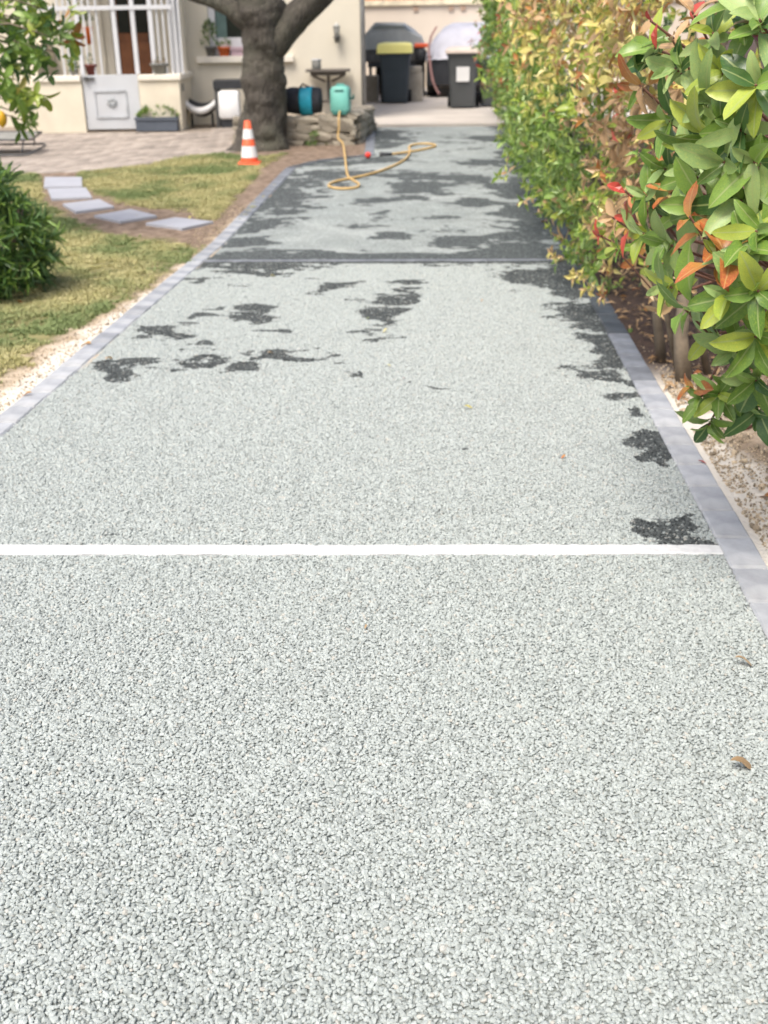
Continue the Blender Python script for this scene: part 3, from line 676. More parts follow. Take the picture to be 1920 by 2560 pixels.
# ------------------------------------------------------------------ hedge, nearest shrub first
# nearest photinia: shoots read on the photograph (pixel, distance, number of leaves, leaf length, palette, axis)
G = {'green': 5, 'dark': 2, 'pale': 3, 'lime': 1}; GP = {'green': 3, 'pale': 6, 'dark': 1}; GL = {'green': 5, 'lime': 4, 'pale': 1}; GO = {'orange': 5, 'lime': 1, 'green': 1}
SH = [(1735,60,2.7,4,.085,{'red':4,'peach':2,'orange':1},(-.3,-.3,.9)),(1650,55,2.75,2,.07,{'red':1},(-.9,-.3,.1)),(1700,120,2.8,5,.09,{'peach':2,'green':2},(-.6,-.3,.5)),(1850,30,2.6,10,.12,GP,(-.2,-.5,.8)),(1905,90,2.5,9,.13,GP,(-.3,-.5,.6)),
(1800,110,2.7,9,.12,G,(-.5,-.5,.5)),(1660,140,2.95,9,.11,G,(-.7,-.3,.4)),(1720,180,2.8,9,.12,GP,(-.7,-.4,.2)),(1830,190,2.6,9,.13,GL,(-.5,-.6,.1)),(1900,230,2.45,9,.13,G,(-.4,-.7,.3)),
(1800,250,2.6,9,.13,GP,(-.8,-.5,-.2)),(1630,215,3.0,6,.11,{'green':3,'orange':2,'brown':1},(-.8,-.3,0)),(1700,290,2.85,9,.12,G,(-.7,-.5,-.2)),(1790,330,2.6,9,.13,GL,(-.7,-.6,-.3)),(1870,320,2.5,9,.13,G,(-.5,-.7,0)),
(1905,400,2.45,9,.13,G,(-.5,-.7,0)),(1840,400,2.5,8,.13,GP,(-.7,-.6,0)),(1760,430,2.7,9,.13,GP,(-.7,-.6,.1)),(1690,420,2.9,8,.11,G,(-.7,-.4,0)),(1645,500,2.9,8,.11,GP,(-.8,-.4,.3)),(1780,510,2.6,8,.13,G,(-.6,-.6,.1)),
(1870,500,2.5,9,.13,G,(-.5,-.7,.1)),(1910,570,2.4,8,.13,G,(-.5,-.7,0)),(1640,580,2.85,9,.12,G,(-.85,-.4,0)),(1600,560,2.9,4,.10,{'red':3,'lime':1},(-.9,-.2,.4)),(1700,600,2.7,9,.13,GP,(-.8,-.5,-.1)),(1775,580,2.55,4,.10,{'orange':1},(-.3,-.2,.9)),
(1790,670,2.45,6,.115,GO,(-.2,-.4,.9)),(1860,640,2.4,9,.12,GL,(-.2,-.6,.7)),(1840,740,2.4,7,.13,GL,(-.5,-.6,.2)),(1900,730,2.35,8,.13,GL,(-.3,-.7,.2)),(1700,700,2.65,6,.12,GL,(-.9,-.4,-.2)),(1750,760,2.5,6,.135,GL,(-.9,-.5,-.1)),
(1900,820,2.4,9,.13,G,(-.4,-.8,-.2)),(1850,850,2.5,9,.12,G,(-.5,-.7,-.3)),(1900,930,2.5,9,.12,G,(-.4,-.8,-.2)),(1800,810,2.6,6,.12,GL,(-.7,-.6,-.4)),(1860,960,2.7,8,.11,G,(-.5,-.6,-.2)),
(1765,1000,2.75,7,.085,{'green':2,'orange':1},(-.6,-.6,.5)),(1800,990,2.7,9,.085,{'green':4,'lime':2},(-.2,-.5,.3)),(1780,1040,2.75,7,.085,{'green':4,'dark':1},(-.3,-.5,-.6)),(1905,1020,2.7,8,.11,{'dark':3,'green':2},(-.5,-.6,0)),
(1730,360,3.1,9,.11,{'dark':4,'green':1},(-.7,-.5,0)),(1680,640,3.0,8,.11,{'dark':3,'green':2},(-.7,-.5,0)),(1628,212,2.9,4,.10,{'orange':2,'brown':2},(-.8,-.4,0)),(1556,545,3.1,4,.09,{'peach':3,'orange':1},(-.8,-.3,.1)),(1568,500,3.0,2,.08,{'red':1},(-.3,-.3,.9)),(1512,590,3.3,3,.07,{'red':2,'orange':1},(-.8,-.3,.2)),(1672,500,2.8,3,.09,{'orange':1},(-.2,-.4,.8)),(1740,560,2.5,3,.10,{'orange':2},(-.5,-.5,.5)),(1880,95,2.55,3,.09,{'peach':2,'red':1},(-.2,-.4,.9)),(1745,975,2.75,3,.085,{'orange':1},(-.8,-.4,.4)),(1810,660,2.4,4,.125,{'orange':3},(.2,-.4,.9)),(1560,620,3.3,6,.08,{'green':2,'red':1,'lime':1},(-.9,-.3,0)),(1850,560,2.8,9,.12,{'dark':3,'green':2},(-.6,-.6,0))]
cl = []; stems = []
hub = Vector((1.35, 3.0, .7))
for px, py, Yd, n, ll, ws, ax in SH:
    c = np.array(atY(px, py, Yd+.10)); ww = weighted(ws); cl += rosette(c, ax, n, ll, .42, ww)
    e = Vector(c)+Vector(unit(ax)*ll*.35); mid = Vector((e.x+.20, e.y+.25, e.z-.18*random.random()-.05)) if e.z > .5 else Vector((e.x+.10, e.y+.18, e.z+.08)); stems.append(([e, mid, Vector((1.6+random.uniform(-.05, .2), 3.2+random.uniform(-.2, .3), max(.35, mid.z+(.45 if mid.z < .6 else -.25))))], [.0028, .005, .009], STEM))
# body behind the shoots, mostly dark leaves that paint shade into the gaps
def body(center, rad, n, ll, pal, lo=.55, asp=.42, nz=.6, inner=.3, xmin=None, zmin=.12, nros=5, dirw=(-.5, -.5, .25)):
    out = []
    for i in range(n):
        v = unit(rng.normal(0, 1, 3)); v[0] = -abs(v[0]) if rng.random() < .8 else v[0]
        r_ = rng.uniform(lo, 1.0)**.5; p = np.array(center)+v*np.array(rad)*r_
        p = p+.10*(np.array([fbm(p[1]*3, p[2]*3, 3, 50), fbm(p[0]*3, p[2]*3, 3, 60), fbm(p[0]*3, p[1]*3, 3, 70)])-.5)
        if p[2] < zmin+.15*rng.random(): continue
        if xmin is not None and p[0] < xmin(p): continue
        out += rosette(p, unit(v+np.array(dirw)*.6+rng.normal(0, .3, 3)), nros, ll*rng.uniform(.8, 1.15), asp, pal(p))
    return out
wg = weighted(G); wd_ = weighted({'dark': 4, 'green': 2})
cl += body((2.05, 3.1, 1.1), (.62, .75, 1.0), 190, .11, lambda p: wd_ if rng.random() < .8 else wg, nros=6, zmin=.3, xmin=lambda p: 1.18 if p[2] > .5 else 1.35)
stems += [([(1.65, 3.3, 0), (1.62, 3.25, .5), (1.7, 3.2, 1.2), (1.8, 3.1, 2.0)], [.03, .026, .02, .012]), ([(1.75, 3.0, 0), (1.7, 3.05, .6), (1.55, 3.0, 1.3)], [.025, .02, .012])]
GRP = 'shrubs of the hedge along the right side'
shrub('photinia_shrub', (1.65, 3.2, 0), 'nearest hedge shrub with big glossy green leaves and a few red and orange shoots', 'shrub', GRP, cl, 300, stems, True)

# second: yellow and brown mottled shrub leaning over the kerb
def patch(keys, s, f=2.2):
    ws = [weighted(k) for k in keys]
    def pal(p):
        v = float(fbm(p[1]*f+s, p[2]*f+p[0]*f, 3, 80+s)); q = np.clip((v-.28)/.44, 0, .999); return ws[int(q*len(ws))]
    return pal
def stemset(bx, by, n, h, sp=.35, r=.02):
    out = []
    for i in range(n):
        x = bx+random.uniform(-.12, .15); y = by+random.uniform(-sp, sp); out.append(([(x, y, float(gz(y))), (x-random.uniform(-.05, .12), y+random.uniform(-.1, .1), h*.4), (x-random.uniform(-.1, .25), y+random.uniform(-.2, .2), h*.75), (x-random.uniform(-.1, .35), y+random.uniform(-.3, .3), h)], [r, r*.8, r*.55, r*.3]))
    return out
def slab(y0, y1, base, zt, n, ll, pal, sd, zlo=.12, amp=.42, over=.14, bott=.18, dep=.13, inner=None, nros=6):
    out = []; ni = int(n*.15); wi = weighted(inner or {'dark': 4, 'green': 1})  # inner leaves coloured dark, putting shade into the depth of the hedge
    for i in range(n+ni):
        y = rng.uniform(y0-.12, y1+.12); z = float(gz(y))+rng.uniform(zlo, zt)
        xf = base(y, z) if callable(base) else base
        xf += amp*(float(fbm(y*1.7, z*1.9, 3, sd))-.5)-over*math.sin(math.pi*min(z/2.4, 1))+bott*max(0, 1-z/.45)
        xf += .34*max(0, float(fbm(y*4.3, z*4.3, 2, sd+3))-.5)
        xf += .22*max(0, abs(y-(y0+y1)/2)/((y1-y0)/2)-.8)*2
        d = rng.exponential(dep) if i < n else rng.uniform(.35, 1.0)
        if i < n and rng.random() < .18: d = -rng.exponential(.05)
        p = np.array([xf+d, y, z]); ax = np.array([-1, -.55, .35])+rng.normal(0, .45, 3)
        if z-float(gz(y)) < zlo+.2*rng.random()*(zlo > .3): continue
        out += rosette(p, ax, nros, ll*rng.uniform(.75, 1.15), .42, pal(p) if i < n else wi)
    return out
P2U = patch([{'yellow': 3, 'lime': 3, 'peach': 1}, {'yellow': 4, 'peach': 3, 'orange': 1}, {'lime': 3, 'yellow': 3}], 13)
P2L = patch([{'orange': 2, 'peach': 5, 'lime': 1}, {'peach': 4, 'yellow': 2, 'orange': 2}, {'brown': 3, 'lime': 2, 'peach': 3}, {'green': 3, 'lime': 3, 'peach': 1}, {'peach': 4, 'yellow': 2, 'brown': 2}, {'brown': 4, 'red': 1, 'peach': 4}], 3)
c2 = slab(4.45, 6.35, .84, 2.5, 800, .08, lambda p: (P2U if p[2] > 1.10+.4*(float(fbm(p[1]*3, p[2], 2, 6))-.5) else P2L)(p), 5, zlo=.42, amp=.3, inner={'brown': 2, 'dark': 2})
for px, py, Y_ in [(1440, 690, 5.9), (1465, 680, 5.85), (1475, 710, 5.8), (1510, 745, 5.5), (1400, 640, 6.2), (1540, 620, 5.2), (1500, 590, 5.6), (1480, 560, 5.9), (1530, 680, 5.3)]:
    for _ in range(2): c2 += rosette(np.array(atY(px+rng.normal(0, 8), py+rng.normal(0, 8), Y_)), (-.6, -.4, .1), 7, .065, .4, weighted({'yellow': 5, 'tan': 2, 'lime': 1} if px < 1480 else {'orange': 2, 'yellow': 2, 'peach': 2}))
sb1 = at(1712, 955); sb2 = at(1655, 905)
st2 = [([(sb1.x, sb1.y, 0), (sb1.x-.03, sb1.y+.02, .2), (sb1.x-.02, sb1.y+.05, .5), (sb1.x+.05, sb1.y+.1, 1.1)], [.04, .032, .028, .02]), ([(sb2.x, sb2.y, 0), (sb2.x-.04, sb2.y, .22), (sb2.x-.06, sb2.y, .5), (sb2.x, sb2.y+.1, 1.2)], [.026, .022, .02, .012]), ([(sb1.x+.12, sb1.y+.1, 0), (sb1.x+.02, sb1.y+.1, .35), (sb1.x+.1, sb1.y+.2, 1.0)], [.018, .014, .01]), ([(sb1.x-.0, sb1.y+.15, 0), (sb1.x-.12, sb1.y+.1, .4), (sb1.x-.2, sb1.y+.2, .7)], [.014, .01, .006])]
for px, py, Y_ in [(1640, 728, 3.9), (1700, 690, 4.0), (1660, 770, 4.1), (1690, 740, 4.0)]: c2 += rosette(np.array(atY(px, py, Y_)), (-.4, -.5, -.3), 3, .085, .35, weighted({'tan': 4, 'peach': 1}))
shrub('photinia_shrub', (1.75, 5.3, 0), 'hedge shrub with yellow, peach and brown leaves behind the large glossy one', 'shrub', GRP, c2, 300, st2+stemset(1.35, 5.1, 7, 1.6, .4, .022))
PU = patch([{'yellow': 3, 'lime': 3, 'peach': 2}, {'yellow': 3, 'peach': 3, 'orange': 1}, {'peach': 1, 'lime': 2, 'yellow': 4}, {'yellow': 3, 'lime': 2}], 7, 1.5); PLo = patch([{'green': 4, 'lime': 1}, {'green': 3, 'pale': 3, 'lime': 2}, {'green': 4, 'pale': 1}, {'lime': 2, 'green': 2, 'peach': 1}], 4, 1.7)
c3 = slab(6.3, 8.4, .70, 2.5, 920, .082, lambda p: (PU if p[2] > 1.0+.35*max(0, p[1]-7.4)+.3*(float(fbm(p[1]*3, p[2], 2, 6))-.5) else PLo)(p), 9, zlo=.03)
shrub('photinia_shrub', (1.75, 7.4, 0), 'hedge shrub with yellow top and green foot where the grey joint meets the hedge', 'shrub', GRP, c3, 300, stemset(1.3, 7.4, 6, 1.6, .5))
c4 = slab(8.4, 11.0, .72, 2.6, 1100, .086, patch([{'green': 4, 'pale': 2}, {'green': 3, 'lime': 2, 'pale': 2}, {'green': 5, 'dark': 1}, {'lime': 3, 'pale': 2, 'green': 3}], 2, 1.5), 13, zlo=.03)
shrub('photinia_shrub', (1.75, 9.7, float(gz(9.7))), 'bright green hedge shrub bulging over the kerb opposite the hose', 'shrub', GRP, c4, 300, stemset(1.3, 9.8, 5, 1.6, .5))
c5 = slab(11.0, 13.9, .74, 2.7, 1100, .09, patch([{'green': 5, 'dark': 2}, {'green': 4, 'lime': 2}, {'green': 5, 'red': 1, 'brown': 1}, {'lime': 2, 'green': 3}], 5, 1.6), 15, zlo=.12)
for px, py in [(1395, 160), (1300, 175), (1290, 190), (1335, 140), (1345, 165), (1265, 200)]:
    for _ in range(2): c5 += rosette(np.array(atY(px, py, 11.3))+rng.normal(0, .04, 3), (-.5, -.6, .4), 6, .075, .4, weighted({'red': 3, 'brown': 1}))
shrub('photinia_shrub', (1.75, 12.5, float(gz(12.5))), 'green hedge shrub with red shoots in front of the dark bin', 'shrub', GRP, c5, 300, stemset(1.3, 12.4, 5, 1.7, .5))
c6 = slab(13.9, 17.2, lambda y, z: .86-.24*sstep(.6, 1.4, z), 3.0, 1200, .09, patch([{'dark': 4, 'green': 3}, {'green': 4, 'brown': 1}, {'green': 3, 'dark': 2}, {'brown': 2, 'red': 1, 'green': 4}], 8, 1.3), 17, zlo=.25)
for px, py in [(1290, 10), (1330, 45), (1275, 120), (1300, 70), (1255, 145), (1320, 95), (1262, 205)]:
    for _ in range(2): c6 += rosette(np.array(atY(px, py, 13.7))+rng.normal(0, .05, 3), (-.5, -.6, .4), 6, .08, .4, weighted({'red': 2, 'brown': 1}))
shrub('photinia_shrub', (1.8, 15.3, .25), 'farthest hedge shrub, dark green, hiding the end of the covered car', 'shrub', GRP, c6, 60, stemset(1.4, 15.2, 4, 1.8, .5))

c7 = slab(-.6, 2.35, 1.18, 2.3, 700, .11, lambda p: wg, 21, zlo=.3)  # out-of-view shrub, added so the hedge shades the lower right of the drive
shrub('photinia_shrub', (1.9, 1.0, 0), 'unseen green hedge shrub beside the camera, added to shade the near drive', 'shrub', GRP, c7, 40, stemset(1.6, 1.0, 5, 1.6, .8))
# ------------------------------------------------------------------ oleander at the left
oc = at(35, 735); lv = []
base = np.array([oc.x-.05, oc.y, 0.]); 
for i in range(300):
    v = unit(rng.normal(0, 1, 3)); v[2] = max(v[2], -.25); v = unit(v); r_ = rng.uniform(.2, 1)**.6*(.75+.6*float(fbm(math.atan2(v[1], v[0])*2+9, v[2]*3+9, 3, 44)))
    p = base+np.array([0, 0, .28])+v*np.array([.25, .34, .36])*r_
    lv += rosette(p, unit(v+np.array([0, 0, .35])), 9, .125, .12, weighted({'dark': 5, 'green': 3}), (.15, .8))
for i in range(70):
    a = rng.uniform(0, 6.28); p = base+np.array([.2*math.cos(a), .2*math.sin(a), rng.uniform(.04, .3)]); lv += rosette(p, (math.cos(a), math.sin(a), .3), 10, .10, .14, weighted({'dark': 1}), (.3, 1.1))
st = [([tuple(base), tuple(base+np.array([.1*math.cos(a), .1*math.sin(a), .3])), tuple(base+np.array([.18*math.cos(a), .18*math.sin(a), .5]))], [.012, .010, .006]) for a in np.linspace(0, 6, 7)]
shrub('oleander_bush', tuple(base), 'dark green oleander bush with narrow pointed leaves on the lawn', 'bush', None, lv, 300, st, True)

# ------------------------------------------------------------------ lemon tree hanging in at the top left
lv = []; Yl = 8.2; tb_ = atY(-330, 650, Yl); tb_.z = 0
stl = [([(tb_.x, Yl, 0), (tb_.x+.05, Yl, .6), (tb_.x+.15, Yl, 1.1), (tb_.x+.3, Yl, 1.7), (tb_.x+.4, Yl, 2.3)], [.05, .045, .04, .03, .015])]
for px, py, k in [(20, 20, {'green': 1, 'lime': 1}), (70, 30, {'green': 2, 'dark': 1}), (100, 10, {'lime': 1, 'pale': 1}), (130, 30, {'green': 1, 'dark': 1}), (60, 90, {'green': 2, 'dark': 1}), (150, 75, {'orange': 1, 'lime': 2}), (120, 90, {'green': 1}), (90, 120, {'green': 1, 'dark': 2}), (20, 110, {'dark': 2, 'green': 1}), (60, 140, {'dark': 2, 'green': 1}), (135, 130, {'green': 1, 'lime': 1}), (15, 170, {'dark': 1, 'lime': 1}), (40, 200, {'lime': 1, 'yellow': 1}), (60, 230, {'lime': 3}), (30, 255, {'green': 1, 'dark': 1}), (55, 285, {'green': 2}), (10, 230, {'green': 1}), (-30, 60, {'green': 1}), (-40, 160, {'green': 1, 'dark': 1}), (-60, 250, {'green': 1}), (-60, -40, {'green': 1}), (60, -50, {'green': 1}), (140, -60, {'green': 1}), (30, 60, {'dark': 1, 'green': 1}), (80, 60, {'green': 2, 'lime': 1}), (100, 150, {'dark': 2, 'green': 1}), (55, 300, {'green': 1})]:
    c = np.array(atY(px, py, Yl+rng.uniform(-.3, .3)))
    for _ in range(4): lv += rosette(c+rng.normal(0, .06, 3), unit(rng.normal(0, .5, 3)+np.array([.5, -.3, .1])), 6, .12, .42, weighted(k), (.5, 1.4))
    stl.append(([tuple(c), tuple(c+np.array([-.25, .0, .08])), (tb_.x+.2, Yl, min(2.0, c[2]+.05))], [.004, .007, .012]))
lt = shrub('lemon_tree', (tb_.x, Yl, 0), 'lemon tree whose yellow green leaves hang in at the top left', 'tree', None, lv, 300, stl, True)
ym = mat('ripe_lemon', (.75, .42, .03), .5, .1, 20, .3)
lc = atY(4, 296, Yl-.1)-Vector((tb_.x, Yl, 0)); b = MB().lathe([(.004, -.062), (.012, -.055), (.030, -.036), (.038, 0), (.032, .030), (.012, .048), (.004, .052)], lc, 12); b.build('fruit', ym, lt, True)

# ------------------------------------------------------------------ big tree
tp = at(658, 374); B = Vector((tp.x, tp.y+.15, float(gz(tp.y)))); YT = B.y
def tl(px, py, dy=0): return atY(px, py, YT+dy)-B
root = empty('old_tree', B, 0, 'old grey barked tree forking behind the traffic cone', 'tree')
s0 = F/(YT*.915+.57)                                          # pixels per metre there
pts = [(656, 392), (657, 375), (658, 350), (660, 320), (663, 285), (661, 250), (658, 215), (658, 180), (660, 150), (661, 120), (660, 90), (658, 60), (652, 30), (646, 0), (640, -50), (634, -120), (628, -200)]
wid = [88, 76, 64, 58, 55, 54, 53, 50, 47, 46, 50, 54, 56, 50, 42, 36, 30]
ps = [tl(*p) for p in pts]
def dense(ps, ws, k=4):
    P_, W_ = [], []
    for i in range(len(ps)-1):
        for j in range(k): t = j/k; P_.append(ps[i].lerp(ps[i+1], t)); W_.append(ws[i]*(1-t)+ws[i+1]*t)
    return P_+[ps[-1]], W_+[ws[-1]]
P_, W_ = dense(ps, [w_/s0 for w_ in wid]); t0 = MB().tube(P_, W_, 40, noise=.17, seed=2).build('trunk', M['bark'], root, True)
def limb(pp, ww, seed, name='limb'):
    P_, W_ = dense([tl(*p) for p in pp], [w_/s0 for w_ in ww], 3); MB().tube(P_, W_, 16, noise=.12, seed=seed).build(name, M['bark'], root, True)
limb([(672, 130), (695, 95), (722, 62), (755, 30), (790, 0), (835, -45), (880, -110), (920, -220)], [38, 40, 36, 33, 30, 26, 22, 16], 4)
limb([(650, 70), (610, 45), (575, 20), (530, 0), (480, -15), (420, -50), (350, -110)], [30, 27, 22, 19, 16, 13, 9], 6)
lv = []
for i in range(260):
    v = unit(rng.normal(0, 1, 3)); c = np.array(tl(640, -520))+v*np.array([1.8, 1.6, .8])*rng.uniform(.4, 1)
    lv += rosette(c, unit(v+[0, 0, .3]), 6, .11, .45, weighted({'green': 3, 'dark': 3}))
for pp in [((634, -120), (560, -300), (500, -450)), ((628, -200), (680, -400), (720, -560)), ((920, -220), (950, -380), (980, -500)), ((350, -110), (330, -300), (360, -480))]: limb(pp, [18, 12, 5], 9, 'branch')
joined_leaves('crown', lv, LM, root)

# ------------------------------------------------------------------ rubble wall with earth on top
wl = at(588, 362); wr = at(890, 366); base = Vector((wl.x, wl.y+.0, 0)); Wl = wr.x-wl.x; aw = math.atan2(wr.y-wl.y, wr.x-wl.x)*.5; zb = float(gz(wl.y))-.03
topz = atY(900, 293, wr.y).z
root = empty('rubble_wall', (wl.x, wl.y, zb), aw, 'low wall of rough limestone rubble behind the tree', 'wall'); H = topz-zb; D_ = 1.35
MB().box((Wl/2, D_/2+.03, H/2-.02), (Wl-.06, D_-.0, H-.04)).build('core', M['mortar'], root)
def rstone(w_, d_, h_, sd):
    r = random.Random(sd); vs = []
    bm = bmesh.new(); bmesh.ops.create_cube(bm, size=1); bmesh.ops.subdivide_edges(bm, edges=bm.edges[:], cuts=1, use_grid_fill=True)
    for v in bm.verts: l = v.co.length; k = .5/max(.5, l)*.35+.72; v.co = Vector((v.co.x*w_*k*1.12, v.co.y*d_*k*1.1, v.co.z*h_*k*1.12))+Vector((r.uniform(-1, 1)*w_*.10, r.uniform(-1, 1)*d_*.08, r.uniform(-1, 1)*h_*.12))
    b = MB(); b.v = [tuple(v.co) for v in bm.verts]; b.f = [[v.index for v in f.verts] for f in bm.faces]; b.m = [0]*len(b.f); bm.free(); return b
sid = 0
for row in range(4):
    x = 0; hh = H/4
    while x < Wl-.05:
        w_ = min(random.uniform(.09, .30), Wl-x); sid += 1; hv = random.uniform(.75, 1.22)
        rstone(w_-.008, .14, hh*hv-.006, sid).build('stone', M['stone'], root, loc=(x+w_/2, .035+random.uniform(-.03, .02), hh*(row+.5)+random.uniform(-.012, .012)), rot=(random.uniform(-.1, .1), random.uniform(-.14, .14), random.uniform(-.1, .1))); x += w_
    y = .08
    while y < D_-.1:
        w_ = random.uniform(.16, .3); sid += 1; rstone(.14, w_-.012, hh-.010, sid).build('stone', M['stone'], root, loc=(Wl-.04, y+w_/2, hh*(row+.5))); y += w_
for y_ in (.1, .45, .8, 1.15):
    sid += 1; rstone(.34, .33, .06, sid).build('stone', M['stone'], root, loc=(Wl-.17, y_+.06, H+.005))
WT = topz+.0

for k, (px, py, h_, lab) in enumerate([(792, 362, .13, 'small green weed at the foot of the rubble wall'), (745, 352, .10, 'low weed against the rubble wall next to the tree trunk')]):
    q = at(px, py); q.y -= .06; lv = []
    for i in range(26): v = unit(rng.normal(0, 1, 3)); v[2] = abs(v[2]); lv += rosette(np.array([v[0]*.10, v[1]*.05, v[2]*h_]), unit(v+[0, 0, .5]), 5, .055, .4, weighted({'green': 3, 'dark': 2}), (.3, 1.2))
    wr_ = empty('weed', (q.x, q.y, float(gz(q.y))), 0, lab, 'weed'); joined_leaves('foliage', lv, LM, wr_); MB().tube([(0, 0, 0), (.01, 0, h_*.5)], [.004, .003], 5).build('stem', STEM, wr_)

# ------------------------------------------------------------------ house (local frame: +x along the facade to the right corner, +y inward)
O = at(905, 302, .25); HA = R(4.0); hx = Vector((math.cos(HA), math.sin(HA), 0)); hy = Vector((-math.sin(HA), math.cos(HA), 0))
def hp(px, py, n=0.0):
    """pixel -> (x along the facade, z) on the plane n metres in front of the facade"""
    v = Vector(ray(px, py)); o = Vector((0, 0, CAMH)); p0 = O-hy*n; t = (p0-o).dot(hy)/v.dot(hy); p = o+v*t-O; return p.dot(hx), p.z
def hw(x, y, z): return O+hx*x+hy*y+Vector((0, 0, z))
house = empty('house', O, HA, 'cream rendered house with glazed porch and window', 'house')
wx0, _ = hp(522, 90); wx1, _ = hp(628, 90); _, wz0 = hp(570, 140); wz1 = wz0+1.25; HT = 3.4
cx, _ = hp(490, 160)
b = MB(); T_ = .3
def bx(b, x0, x1, y0, y1, z0, z1, mi=0): b.box(((x0+x1)/2, (y0+y1)/2, (z0+z1)/2), (x1-x0, y1-y0, z1-z0), mi=mi)
dx0, _ = hp(258, 100); dx1, _ = hp(400, 100)
bx(b, wx1, 0, 0, T_, -.3, HT); bx(b, dx1, wx0, 0, T_, -.3, HT); bx(b, wx0, wx1, 0, T_, -.3, wz0); bx(b, wx0, wx1, 0, T_, wz1, HT)
bx(b, -9, dx0, 0, T_, -.3, HT); bx(b, dx0, dx1, 0, T_, 2.25, HT); bx(b, -.3, 0, T_, 6, -.3, HT)
b.build('wall', M['render'], house)
b = MB(); bx(b, cx+.02, -.55 if False else hp(735, 157)[0], -.07, .02, wz0-.085, wz0-.002); b.build('window_sill', M['coping'], house, bevel=.008)
b = MB(); bx(b, -9, .25, -.35, 6.2, HT, HT+.12); b.build('roof', M['tile'], house)
# window
wf = MB(); fz0 = wz0+.06
bx(wf, wx0, wx0+.09, .06, .13, wz0, wz1); bx(wf, wx1-.09, wx1, .06, .13, wz0, wz1); bx(wf, wx0+.09, wx1-.09, .06, .13, wz0, hp(570, 94)[1]); bx(wf, wx0+.09, wx1-.09, .06, .13, wz1-.08, wz1)
zt = hp(570, 18)[1]; bx(wf, wx0+.09, wx1-.09, .055, .125, zt-.015, zt+.02)
win = wf.build('window', M['white'], house, bevel=.004)
b = MB(); bx(b, wx0+.05, wx1-.05, .09, .10, wz0+.05, wz1-.04); b.build('pane', M['glass'], win)
cm = mat('green_grey_curtain', (.10, .16, .15), .8); b = MB(); bx(b, wx0+.10, wx0+.24, .076, .088, hp(570, 94)[1], wz1-.1); b.build('curtain', cm, win)
# downpipe at the corner
b = MB().tube([(.035, -.03, -.2), (.035, -.03, HT)], .032, 10); b.build('downpipe', mat('grey_downpipe', (.23, .23, .23), .6), house, True)
# porch
PN = hw(0, 0, 0); pf = at(455, 325, .25); n_ = -(pf-O).dot(hy); n_ = max(n_, .7); PD = n_; print('porch depth', n_)
def px_(px, py): return hp(px, py, PD)
x_r = px_(455, 300)[0]; x_l = px_(98, 300)[0]; g0 = px_(208, 250)[0]; g1 = px_(350, 250)[0]; zc_ = px_(300, 192)[1]; zg = px_(300, 187)[1]
b = MB(); bx(b, g1, x_r, -PD, -PD+.16, -.05, zc_-.05); bx(b, x_l, g0, -PD, -PD+.16, -.05, zc_-.05); bx(b, x_r-.16, x_r, -PD+.16, 0, -.05, zc_-.05)
b.build('low_wall', M['lowrender'], house)
b = MB(); bx(b, g1+.002, x_r+.03, -PD-.03, -PD+.19, zc_-.05, zc_+.02); bx(b, x_l-.03, g0-.002, -PD-.03, -PD+.19, zc_-.05, zc_+.02); bx(b, x_r-.19, x_r+.03, -PD+.19, -.01, zc_-.05, zc_+.02); b.build('coping', M['coping'], house, bevel=.01)
b = MB(); bx(b, x_r-.19, x_r-.02, -.18, -.002, zc_+.02, HT); b.build('pillar', M['render'], house)
b = MB(); bx(b, x_l-.1, x_r+.1, -PD-.15, 0, 2.55, 2.65); b.build('porch_roof', M['white'], house)
# gate leaf
gate = MB(); bx(gate, g0+.01, g1-.01, -PD+.03, -PD+.07, .02, zg); gate = gate.build('gate', M['gate'], house, bevel=.004)
def gp(px, py): return hp(px, py, PD-.03)
a0, a1 = gp(235, 228), gp(320, 292); b = MB()
for (x0, x1, z0, z1) in ((a0[0], a1[0], a0[1]-.012, a0[1]+.012), (a0[0], a1[0], a1[1]-.012, a1[1]+.012), (a0[0]-.012, a0[0]+.012, a1[1], a0[1]), (a1[0]-.012, a1[0]+.012, a1[1], a0[1])): bx(b, x0, x1, -PD+.016, -PD+.0295, z0, z1)
b.build('panel_moulding', mat('gate_moulding', (.44, .46, .48), .5), gate)
cxg, czg = gp(280, 256); bb = MB()
for k in range(8):
    a = k*math.pi/4; bb.tube([(cxg, -PD+.022, czg), (cxg+.045*math.cos(a), -PD+.018, czg+.045*math.sin(a)), (cxg+.07*math.cos(a+.4), -PD+.022, czg+.07*math.sin(a+.4))], [.008, .011, .004], 6)
bb.build('rosette_ornament', mat('gate_ornament', (.36, .38, .39), .5), gate, True)
hx0, hz0 = gp(222, 196); b = MB(); bx(b, hx0-.07, hx0+.07, -PD+.0, -PD+.028, hz0-.012, hz0+.012); bx(b, hx0-.05, hx0-.01, -PD-.02, -PD+.028, hz0-.03, hz0+.02); b.build('handle', M['darkmetal'], gate)
# white bars of the glazed porch
for px in (196, 288, 335, 379):
    x, _ = gp(px, 90); b = MB(); bx(b, x-.027, x+.027, -PD+.03, -PD+.08, zg+.003, 2.55); b.build('post', M['white'], house, bevel=.003)
for px in (150, 165, 178, 212, 228, 245, 395, 410, 424, 438, 450):
    x, _ = gp(px, 90); b = MB(); bx(b, x-.010, x+.010, -PD+.045, -PD+.065, zc_+.02, 2.55); b.build('bar', M['white'], house)
for k in range(6):
    y = -PD+.14+k*(PD-.3)/6; b = MB(); bx(b, x_r-.09, x_r-.07, y, y+.02, zc_+.02, 2.55); b.build('bar', M['white'], house)
zr = gp(300, 20)[1]; b = MB(); bx(b, x_l, x_r-.02, -PD+.02, -PD+.028, zr-.02, zr+.03); b.build('rail', M['white'], house)
